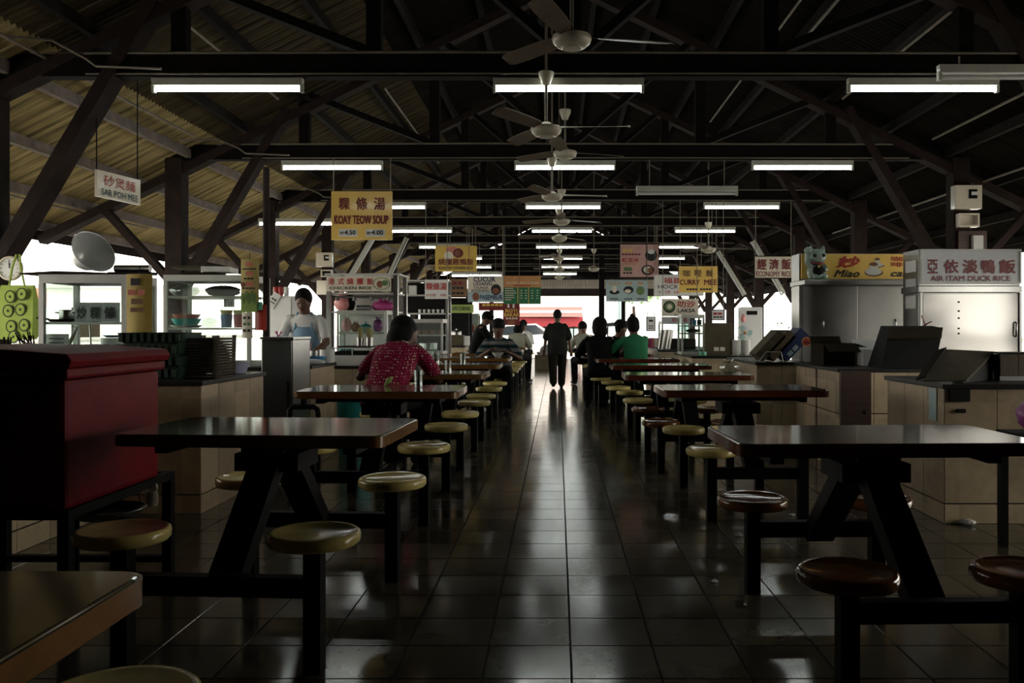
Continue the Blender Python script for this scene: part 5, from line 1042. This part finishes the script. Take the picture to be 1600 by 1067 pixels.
# white car
t = thing('car', 'white hatchback parked beyond the far end', 'car', (wx(808,37), 37, -.11), .12)
side = [(-1.9,.28),(-1.95,.6),(-1.8,.85),(-1.2,.98),(-.55,1.42),(.75,1.48),(1.45,1.05),(1.85,.9),(1.95,.6),(1.9,.28)]
MB().prism(side, -.8, .8).build('body', 'carpaint', t, bevel=.05)
MB().prism([(-1.08,1.0),(-.5,1.37),(.1,1.41),(.1,1.0)], -.815, -.8).build('side_window', 'carglass', t); MB().prism([(.17,1.0),(.17,1.41),(.72,1.42),(1.22,1.05)], -.815, -.8).build('side_window', 'carglass', t)
MB().prism([(-1.08,1.0),(-.5,1.37),(.1,1.41),(.1,1.0)], .8, .815).build('side_window', 'carglass', t); MB().prism([(.17,1.0),(.17,1.41),(.72,1.42),(1.22,1.05)], .8, .815).build('side_window', 'carglass', t)
for x in (-1.2,1.2):
    for y in (-.78,.78): MB().lathe([(.001,-.1),(.25,-.1),(.3,-.07),(.3,.07),(.25,.1),(.001,.1)], 22, (x,y,.3), Matrix.Rotation(PI/2,4,'X')).build('wheel', 'rubber', t, smooth=45)
t = thing('parked_cart', 'dark canopied cart parked right of the far post', 'cart', (wx(970,38), 38, -.11)); MB().prism([(-.7,1.5),(.6,1.65),(.7,1.5),(.6,1.42),(-.6,1.36)], -.5, .5).build('canopy', 'black', t)
for x in (-.6,.55): MB().box(x-.03,x+.03,-.45,-.4,.3,1.45).build('post', 'black', t)
MB().box(-.65,.6,-.5,.5,.5,.85).build('body', 'alu', t, bevel=.03)
for x in (-.45,.45): MB().lathe([(.001,-.05),(.24,-.05),(.26,0),(.24,.05),(.001,.05)], 20, (x,-.5,.27), Matrix.Rotation(PI/2,4,'X')).build('wheel', 'rubber', t, smooth=45)
one('lamp_post', MB().tube([(0,0,0),(0,0,5)], .09, 12), 'blue_l', 'pale grey-blue pole outside the far end', 'pole', (wx(968,36), 36, -.11), smooth=60)
t = thing('tree', 'leafy green tree top beyond the far end', 'tree', (wx(990,52), 52, -.11)); MB().tube([(0,0,0),(.05,0,1.6),(0,0,2.6)], [.16,.12,.08], 10).build('trunk', 'wood_col', t, smooth=60)
b = MB()
for i in range(700):
    v_ = Vector((random.gauss(0,1), random.gauss(0,1), random.gauss(0,.6))); v_ = v_.normalized()*random.uniform(.5,1); p = Vector((v_.x*2.0, v_.y*1.5, 3.6+v_.z*1.0)); d1 = Vector((random.uniform(-1,1), random.uniform(-1,1), random.uniform(-1,1))).normalized()*.16; d2 = d1.cross(v_).normalized()*.07
    b.add([p-d1, p+d2, p+d1, p-d2], [(0,1,2,3)])
o = b.build('crown', 'leaf', t); o['kind'] = 'stuff'
# houses beyond the left side
t = thing('red_roof_house', 'low house with a red tiled roof beyond the left cabinets', 'building', (-23.5, 40, 0)); MB().box(-4,4,0,5,0,2.2).build('wall', 'render', t); MB().prism([(-4.5,2.15),(4.5,2.15),(3.4,3.1),(-3.4,3.1)], -.4, 5.4).build('roof', 'rooftile', t)
for i in range(4): MB().box(-3.4+1.9*i,-2.5+1.9*i,-.06,0,.7,1.8).build('window', 'wood_col' if i % 2 else 'blue_l', t)
for i in range(4): MB().box(-3.9+2.5*i,-3.7+2.5*i,-.5,-.3,0,2.15).build('pillar', 'red_pl', t)
t = thing('white_house', 'white house behind the char koay teow cabinet', 'building', (-17.5, 34, 0)); MB().box(-2.6,2.4,0,5,0,2.75).build('wall', 'render', t); MB().prism([(-2.9,2.75),(2.7,2.75),(2.7,2.86),(-2.9,2.9)], -.4, 5.2).build('roof', 'concrete', t); MB().box(-1.6,-.5,-.06,0,0,2.0).build('door', 'card_d', t); MB().box(.5,1.6,-.06,0,.9,1.9).build('window', 'blue_l', t)
t = thing('boundary_wall', 'low pale boundary wall outside the left opening', 'wall', (-9.5, 18, 0)); MB().box(-.1,.1,-10,14,-.1,.95).build('wall', 'render', t); MB().box(-.14,.14,-10.05,14.05,.951,1.0).build('coping', 'concrete', t)
t = thing('boundary_wall', 'low pale boundary wall outside the right opening', 'wall', (10, 18, 0)); MB().box(-.1,.1,-10,14,-.1,.95).build('wall', 'render', t); MB().box(-.14,.14,-10.05,14.05,.951,1.0).build('coping', 'concrete', t)
# ------------------------------------------------------------------ people
def limb(b, pts, rs, n=12):                            # tapered tube with rounded ends
    b.tube(pts, list(rs), n)
    for p, r in ((pts[0], rs[0]), (pts[-1], rs[-1])): b.ell(p, (r, r, r), n, 7)
def trunk(b, secs, n=20):                              # elliptical rings: (centre, half width, half depth, axis tilt)
    o = len(b.v)
    for c, w_, d_, tl_ in secs:
        for k in range(n):
            a_ = 2*PI*k/n; x = w_*math.cos(a_); q = d_*math.sin(a_); b.v.append((c[0]+x, c[1]+q*math.cos(tl_), c[2]-q*math.sin(tl_)))
    m_ = len(secs)
    for i in range(m_-1):
        for k in range(n): b.f.append((o+i*n+k, o+i*n+(k+1) % n, o+(i+1)*n+(k+1) % n, o+(i+1)*n+k))
    b.f += [tuple(o+k for k in reversed(range(n))), tuple(o+(m_-1)*n+k for k in range(n))]
def elbow(s, w_, l1, l2, pole):
    s = Vector(s); w_ = Vector(w_); d = w_-s; L = min(d.length, (l1+l2)*.995); u = d.normalized(); x = (l1*l1-l2*l2+L*L)/(2*L); h = math.sqrt(max(0, l1*l1-x*x))
    p = Vector(pole); p = (p-u*p.dot(u)).normalized(); return s+u*x+p*h, s+u*L
def fuse(o, vs):
    r = o.modifiers.new('fuse', 'REMESH'); r.mode = 'VOXEL'; r.voxel_size = vs; r.use_smooth_shade = True
    s = o.modifiers.new('soft', 'SMOOTH'); s.factor = .5; s.iterations = 3
def hand(b, wrist, dirv, up, s=1.0):
    d = Vector(dirv).normalized(); u = Vector(up); r = d.cross(u).normalized(); u = r.cross(d)
    c = Vector(wrist)+d*.045*s
    m_ = Matrix((r, d, u)).transposed(); b.ell(c, (.038*s,.05*s,.017*s), 12, 7, m_)
    for i, (off, ln) in enumerate(((-.028,.06),(-.009,.072),(.01,.068),(.028,.054))):
        p = c+d*.042*s+r*off*s; b.tube([p, p+d*ln*.45*s-u*.006*s, p+d*ln*.8*s-u*.025*s, p+d*ln*.9*s-u*.045*s], [.0095*s,.009*s,.0085*s,.007*s], 7)
    p = c-r*.03*s-d*.015*s; b.tube([p, p-r*.022*s+d*.02*s-u*.01*s, p-r*.028*s+d*.05*s-u*.02*s], [.012*s,.0105*s,.008*s], 7)
def person(label, loc, rz, pose, seat=.49, lean=.3, tilt=.3, s=1.0, shirt=None, bottom=None, skin='skin', hair='short', wrists=None, sleeve=.6, vox=.011, cap=None, hem=0.0, shoes='black', turn=0.0, apron=None, bulk=1.0, step=0, bare=False, collar=None):
    t = thing('person', label, 'person', loc, rz)
    if pose == 'sit': pel = Vector((0, 0, seat+.1*s))
    else: pel = Vector((0, 0, .86*s))
    sd = Vector((0, math.sin(lean), math.cos(lean))); sd2 = Vector((0, math.sin(lean*1.25), math.cos(lean*1.25)))
    waist = pel+sd*.16*s; chest = waist+sd*.17*s; neck = chest+sd2*.17*s
    hd = Vector((math.sin(turn)*.3*math.sin(tilt), math.sin(lean*.9+tilt), math.cos(lean*.9+tilt))).normalized(); head = neck+hd*.15*s
    sh = [neck+Vector((q*.165*s, 0, 0))-sd2*.05*s for q in (-1, 1)]
    if wrists is None: wrists = [neck+Vector((q*.24*s, .02, -.52*s)) for q in (-1, 1)]
    else: wrists = [Vector(w_) for w_ in wrists]
    arms = [elbow(sh[i], wrists[i], .275*s, .24*s, ((-1,1)[i]*.8, -.5, -.6)) for i in (0, 1)]
    hips = [pel+Vector((q*.09*s, 0, -.02)) for q in (-1, 1)]
    if pose == 'sit':
        kn = [Vector((q*.12*s, .4*s, seat+.06)) for q in (-1, 1)]; an = [Vector((q*.12*s, .36*s, .08)) for q in (-1, 1)]
    else:
        kn = [Vector((q*.095*s, .06*s+q*step*.5, .46*s)) for q in (-1, 1)]; an = [Vector((q*.085*s, q*step, .075*s+(.03 if q*step < 0 else 0))) for q in (-1, 1)]
    toe = [a_+Vector((0, .15*s, -.04*s)) for a_ in an]
    R = Matrix((Vector((1,0,0)), hd.cross(Vector((1,0,0))).normalized(), hd)).transposed()
    if R.col[1].y < 0: R = Matrix((Vector((1,0,0)), -(hd.cross(Vector((1,0,0))).normalized()), hd)).transposed()
    R = R @ Matrix.Rotation(turn, 3, 'Z')
    H = lambda x, y, z: head+R @ (Vector((x, y, z))*s)
    # body
    b = MB()
    trunk(b, [(pel-sd*.06*s, .13*s, .1*s, lean), (pel+sd*.02*s, .15*s, .11*s, lean), (waist, .13*s, .095*s, lean), (chest, .155*s, .11*s, lean), (neck-sd2*.05*s, .15*s, .085*s, lean*1.2), (neck, .06*s, .06*s, lean)])
    limb(b, [neck-sd2*.03*s, neck+hd*.08*s], [.062*s, .056*s])
    b.ell(head, (.08*s,.1*s,.118*s), 18, 12, R); b.ell(H(0,.03,-.055), (.052*s,.06*s,.058*s), 14, 9, R); b.ell(H(0,.098,-.012), (.014*s,.02*s,.026*s), 10, 7, R)
    for q in (-1, 1): b.ell(H(q*.076,-.005,-.005), (.01*s,.02*s,.03*s), 8, 7, R)
    for i in (0, 1):
        e, w_ = arms[i]; limb(b, [sh[i], e], [.046*s,.037*s]); limb(b, [e, w_], [.037*s,.025*s]); hand(b, w_, (w_-e)+Vector((0,0,-.02)), Vector((0,0,1)) if abs((w_-e).normalized().z) < .8 else Vector((0,1,0)), s)
        limb(b, [hips[i], kn[i]], [.08*s,.055*s]); limb(b, [kn[i], an[i]], [.053*s,.036*s]); limb(b, [an[i]-Vector((0,.03*s,.035*s)), toe[i]], [.035*s,.028*s])
    fuse(b.build('body', skin, t), vox*.8)
    for q in (-1, 1):
        MB().ell(H(q*.034,.092,.012), (.011*s,.008*s,.006*s), 8, 6, R).build('eye', 'blackp', t, smooth=180)
    MB().ell(H(0,.09,-.06), (.022*s,.008*s,.005*s), 8, 6, R).build('mouth', 'maroon', t, smooth=180)
    # clothing
    b = MB(); k_ = 1.13
    trunk(b, [(pel-sd*(.02+hem)*s, .168*s*bulk, .125*s*bulk, lean), (pel+sd*.05*s, .172*s*bulk, .128*s*bulk, lean), (waist, .165*s*bulk, .122*s*bulk, lean), (chest, .182*s*bulk, .13*s*bulk, lean), (neck-sd2*.055*s, .185*s, .1*s, lean*1.2), (neck-sd2*.02*s, .12*s, .085*s, lean*1.2), (neck+sd2*.01*s, .068*s, .068*s, lean)])
    for i in (0, 1):
        e, w_ = arms[i]; fin = sh[i].lerp(e, min(1, sleeve*1.3)); limb(b, [sh[i]-Vector(((-1,1)[i]*.012*s,0,.006*s)), sh[i].lerp(fin, .4), fin], [.056*s,.06*s*bulk,.062*s*bulk if sleeve < 1 else .05*s])
        if sleeve >= 1: limb(b, [e, e.lerp(w_, .92)], [.05*s,.036*s])
    o = b.build('shirt', shirt, t); fuse(o, vox)
    b = MB()
    trunk(b, [(pel-sd*.09*s, .14*s, .115*s, lean), (pel+sd*.06*s, .158*s, .118*s, lean)])
    for i in (0, 1):
        limb(b, [hips[i], kn[i]], [.1*s*bulk,.078*s*bulk])
        if not bare: limb(b, [kn[i], an[i]+Vector((0,0,.03))], [.076*s*bulk,.066*s*bulk])
    o = b.build('trousers', bottom, t); fuse(o, vox)
    for i in (0, 1):
        b = MB(); limb(b, [an[i]-Vector((0,.035*s,.03*s)), toe[i]+Vector((0,.01,0))], [.043*s,.036*s]); mz = min(p[2] for p in b.v)
        b.v = [(p[0], p[1], max(p[2], .002)) for p in b.v]; b.build('shoe', shoes, t, smooth=180)
    # hair / cap
    b = MB(); b.ell(H(0,-.02,.03), (.092*s,.106*s,.112*s), 18, 12, R)
    if hair == 'bob': b.ell(H(0,-.035,.02), (.108*s,.11*s,.12*s), 16, 10, R); b.ell(H(0,-.055,-.08), (.108*s,.08*s,.12*s), 16, 10, R); b.ell(H(.07,-.02,-.06), (.04*s,.06*s,.1*s), 12, 8, R); b.ell(H(-.07,-.02,-.06), (.04*s,.06*s,.1*s), 12, 8, R)
    if hair == 'bun': b.ell(H(0,-.04,-.03), (.086*s,.08*s,.09*s), 16, 10, R); b.ell(H(0,-.03,.14), (.036*s,.036*s,.036*s), 12, 8)
    if hair == 'curly':
        rnd = random.Random(5)
        for i in range(46):
            v_ = Vector((rnd.uniform(-1,1), rnd.uniform(-1,.35), rnd.uniform(-.35,1))).normalized(); b.ell(H(v_.x*.088, -.02+v_.y*.1, .03+v_.z*.105), (.028*s,.028*s,.028*s), 8, 6)
    o = b.build('hair', 'hair', t, smooth=180); fuse(o, .009)
    if cap:
        b = MB(); b.ell(H(0,-.008,.055), (.1*s,.116*s,.09*s), 18, 10, R); b.ell(H(0,.1,.035), (.07*s,.075*s,.012*s), 16, 7, R); o = b.build('cap', cap, t, smooth=180); fuse(o, .008)
    if apron:
        b = MB(); trunk(b, [(pel+Vector((0,.035,0)), .165*s, .13*s, lean), (waist+Vector((0,.035,0)), .15*s, .125*s, lean), (chest+Vector((0,.045,.0)), .125*s, .12*s, lean), (chest+Vector((0,.052,.04)), .1*s, .11*s, lean)]); b.build('apron', apron, t, smooth=60)
        b = MB()
        for q in (-1, 1): b.tube([chest+Vector((q*.09*s,.125*s,-.0)), neck+Vector((q*.075*s,.02,.02))], .012*s, 6)
        b.build('apron_strap', apron, t)
    if collar:
        b = MB(); b.lathe([(.072*s,-.008),(.078*s,0),(.072*s,.012)], 20, neck+Vector((0,0,.008)), Matrix.Rotation(-lean,4,'X')); b.build('collar', collar, t, smooth=60)
    return t
def pattern_mat(name, kind, c1, c2, c3=None, scale=40):
    m = bpy.data.materials.new(name); m.use_nodes = True; nt = m.node_tree; N = nt.nodes; L = nt.links; b = N['Principled BSDF']; b.inputs['Roughness'].default_value = .8; b.inputs['Specular IOR Level'].default_value = .15
    tc = N.new('ShaderNodeTexCoord')
    if kind == 'dots':
        v = N.new('ShaderNodeTexVoronoi'); v.inputs['Scale'].default_value = scale; v.inputs['Randomness'].default_value = .25; L.new(tc.outputs['Object'], v.inputs['Vector'])
        lt = N.new('ShaderNodeMath'); lt.operation = 'LESS_THAN'; lt.inputs[1].default_value = .33; L.new(v.outputs['Distance'], lt.inputs[0])
        mx = N.new('ShaderNodeMix'); mx.data_type = 'RGBA'; L.new(lt.outputs[0], mx.inputs[0]); mx.inputs[6].default_value = (*c1, 1)
        m2 = N.new('ShaderNodeMix'); m2.data_type = 'RGBA'; sp = N.new('ShaderNodeSeparateColor'); L.new(v.outputs['Color'], sp.inputs[0]); gt = N.new('ShaderNodeMath'); gt.operation = 'GREATER_THAN'; gt.inputs[1].default_value = .5; L.new(sp.outputs[0], gt.inputs[0]); L.new(gt.outputs[0], m2.inputs[0]); m2.inputs[6].default_value = (*c2, 1); m2.inputs[7].default_value = (*c3, 1)
        L.new(m2.outputs[2], mx.inputs[7]); L.new(mx.outputs[2], b.inputs['Base Color'])
    else:
        sx = N.new('ShaderNodeSeparateXYZ'); L.new(tc.outputs['Object'], sx.inputs[0]); mu = N.new('ShaderNodeMath'); mu.operation = 'MULTIPLY'; mu.inputs[1].default_value = scale; L.new(sx.outputs[2], mu.inputs[0]); si = N.new('ShaderNodeMath'); si.operation = 'SINE'; L.new(mu.outputs[0], si.inputs[0])
        gt = N.new('ShaderNodeMath'); gt.operation = 'GREATER_THAN'; gt.inputs[1].default_value = 0; L.new(si.outputs[0], gt.inputs[0]); mx = N.new('ShaderNodeMix'); mx.data_type = 'RGBA'; L.new(gt.outputs[0], mx.inputs[0]); mx.inputs[6].default_value = (*c1, 1); mx.inputs[7].default_value = (*c2, 1); L.new(mx.outputs[2], b.inputs['Base Color'])
    M[name] = m
pattern_mat('dotted_red_fabric', 'dots', (.2,.008,.035), (.6,.45,.35), (.5,.06,.15), 42)
pattern_mat('striped_fabric', 'stripes', (.16,.16,.155), (.008,.025,.03), None, 62)
M['cloth_black'] = mat('black_cloth', (.004,.004,.0045), .85, spec=.12); M['cloth_grey'] = mat('dark_grey_cloth', (.013,.014,.0125), .85, spec=.12, var=.2); M['cloth_olive'] = mat('olive_brown_cloth', (.014,.013,.007), .85, spec=.12)
M['cloth_white'] = mat('white_cloth', (.6,.6,.58), .85, spec=.12, var=.06); M['cloth_blue'] = mat('pale_blue_apron', (.2,.32,.42), .7, spec=.12); M['cloth_green'] = mat('green_cloth', (.025,.15,.07), .85, spec=.12, var=.15); M['cloth_beige'] = mat('grey_green_cloth', (.3,.3,.24), .85, spec=.12)
person('woman in a red dotted blouse seated with her back to us on the left', (-1.47, 7.3, 0), -.25, 'sit', .49, .62, .25, 1.12, 'dotted_red_fabric', 'cloth_black', hair='bob', wrists=[(-.2,.5,.86),(.16,.52,.86)], sleeve=.55, hem=.05, turn=-.7, vox=.009, collar='cloth_white')
person('cook in a white shirt and pale blue apron bending over the counter', (wx(482,9.35), 9.35, 0), PI, 'stand', lean=.22, tilt=.25, s=1.0, bulk=.9, shirt='cloth_white', bottom='cloth_black', wrists=[(-.14,.36,.93),(.16,.36,.93)], sleeve=.55, apron='cloth_blue')
person('man in a dark cap and striped shirt eating at the fifth left table', (-.83, 12.42, 0), PI, 'sit', .49, .45, -.25, 1.02, 'striped_fabric', 'cloth_black', wrists=[(-.14,.42,.86),(.12,.42,.88)], sleeve=.6, cap='black')
person('person in black standing in profile behind the capped man', (wx(742,15.2), 15.2, 0), -PI/2, 'stand', lean=.3, tilt=.25, s=.93, shirt='cloth_black', bottom='cloth_black', wrists=[(-.12,.42,.82),(.12,.44,.82)], sleeve=.7, cap='cloth_black')
person('man in dark loose shirt walking away along the aisle', (0.0, 17.2, 0), 0, 'stand', lean=.03, tilt=.1, s=.95, shirt='cloth_grey', bottom='cloth_olive', sleeve=.7, step=.11, hem=.15, bulk=1.22, wrists=[(-.27,.05,.73),(.27,.0,.73)])
person('woman looking at a phone behind the capped man', (wx(806,18.6), 18.6, 0), -.4, 'sit', .49, .2, .5, 1.0, 'cloth_beige', 'cloth_black', hair='bob', wrists=[(-.08,.32,.88),(.08,.32,.88)], sleeve=.7)
person('man in a white shirt far behind the capped man', (wx(822,22.5), 22.5, 0), 2.6, 'sit', .49, .15, .2, 1.05, 'cloth_white', 'cloth_black', wrists=[(-.1,.34,.85),(.1,.34,.85)], sleeve=.7)
person('person in a grey shirt with bare legs sitting on a stool at the far end', (wx(898,26.3), 26.3, 0), -PI/2+.3, 'sit', .45, .3, .2, .95, 'cloth_beige', 'cloth_black', wrists=[(-.1,.4,.74),(.1,.4,.74)], sleeve=.6, bare=True)
person('woman in black with her back to us at the sixth right table', (.64, 13.0, 0), .1, 'sit', .45, .28, .2, 1.08, 'cloth_black', 'cloth_black', hair='bob', wrists=[(-.15,.48,.84),(.15,.48,.84)], sleeve=1, turn=.6)
person('person with curly hair facing left across the sixth right table', (.9, 14.2, 0), PI+.5, 'sit', .45, .32, .3, 1.05, 'cloth_black', 'cloth_black', hair='curly', wrists=[(-.12,.44,.86),(.12,.44,.86)], sleeve=1)
person('woman in a green shirt with a hair bun at the sixth right table', (1.2, 13.0, 0), .25, 'sit', .45, .25, .15, 1.08, 'cloth_green', 'cloth_black', hair='bun', wrists=[(-.24,.48,.86),(.0,.5,.86)], sleeve=.6)
person('dark seated diner farther back on the right', (wx(916,18.0), 18.0, 0), .3, 'sit', .45, .3, .2, 1.05, 'cloth_beige', 'cloth_black', wrists=[(-.12,.42,.84),(.12,.42,.84)], sleeve=.7)
# stools, bowls and phone used by them
t = thing('stool', 'thin-legged stool under the far seated person', 'stool', (wx(898,26.3), 26.3, 0)); MB().lathe([(.001,.42),(.15,.42),(.16,.435),(.15,.448),(.001,.448)], 24).build('seat', 'seat_y', t, smooth=45)
for i in range(4): a_ = PI/4+PI/2*i; MB().tube([(.1*math.cos(a_),.1*math.sin(a_),.42),(.15*math.cos(a_),.15*math.sin(a_),0)], .01, 6).build('leg', 'steel', t)
one('bowl', MB().lathe([(.001,0),(.04,0),(.09,.06),(.085,.06),(.038,.008),(.001,.008)], 22), 'ceramic', 'white bowl in front of the man in the cap', 'bowl', (-.83, 12.02, .797), smooth=50)
one('bowl', MB().lathe([(.001,0),(.04,0),(.09,.06),(.085,.06),(.038,.008),(.001,.008)], 22), 'ceramic', 'white bowl on the sixth right table', 'bowl', (.95, 13.6, .792), smooth=50)
one('bowl', MB().lathe([(.001,0),(.04,0),(.09,.06),(.085,.06),(.038,.008),(.001,.008)], 22), 'ceramic', 'white bowl in front of the woman in the dotted blouse', 'bowl', (-1.28, 7.9, .797), smooth=50)
one('cardboard_box', MB().box(-.32,.32,-.2,.2,0,.42), 'card', 'brown carton on the floor left of the walking man', 'carton', (wx(853,25), 25, .001), bevel=.006)
bpy.data.objects.remove(_fo); bpy.data.curves.remove(_fc)
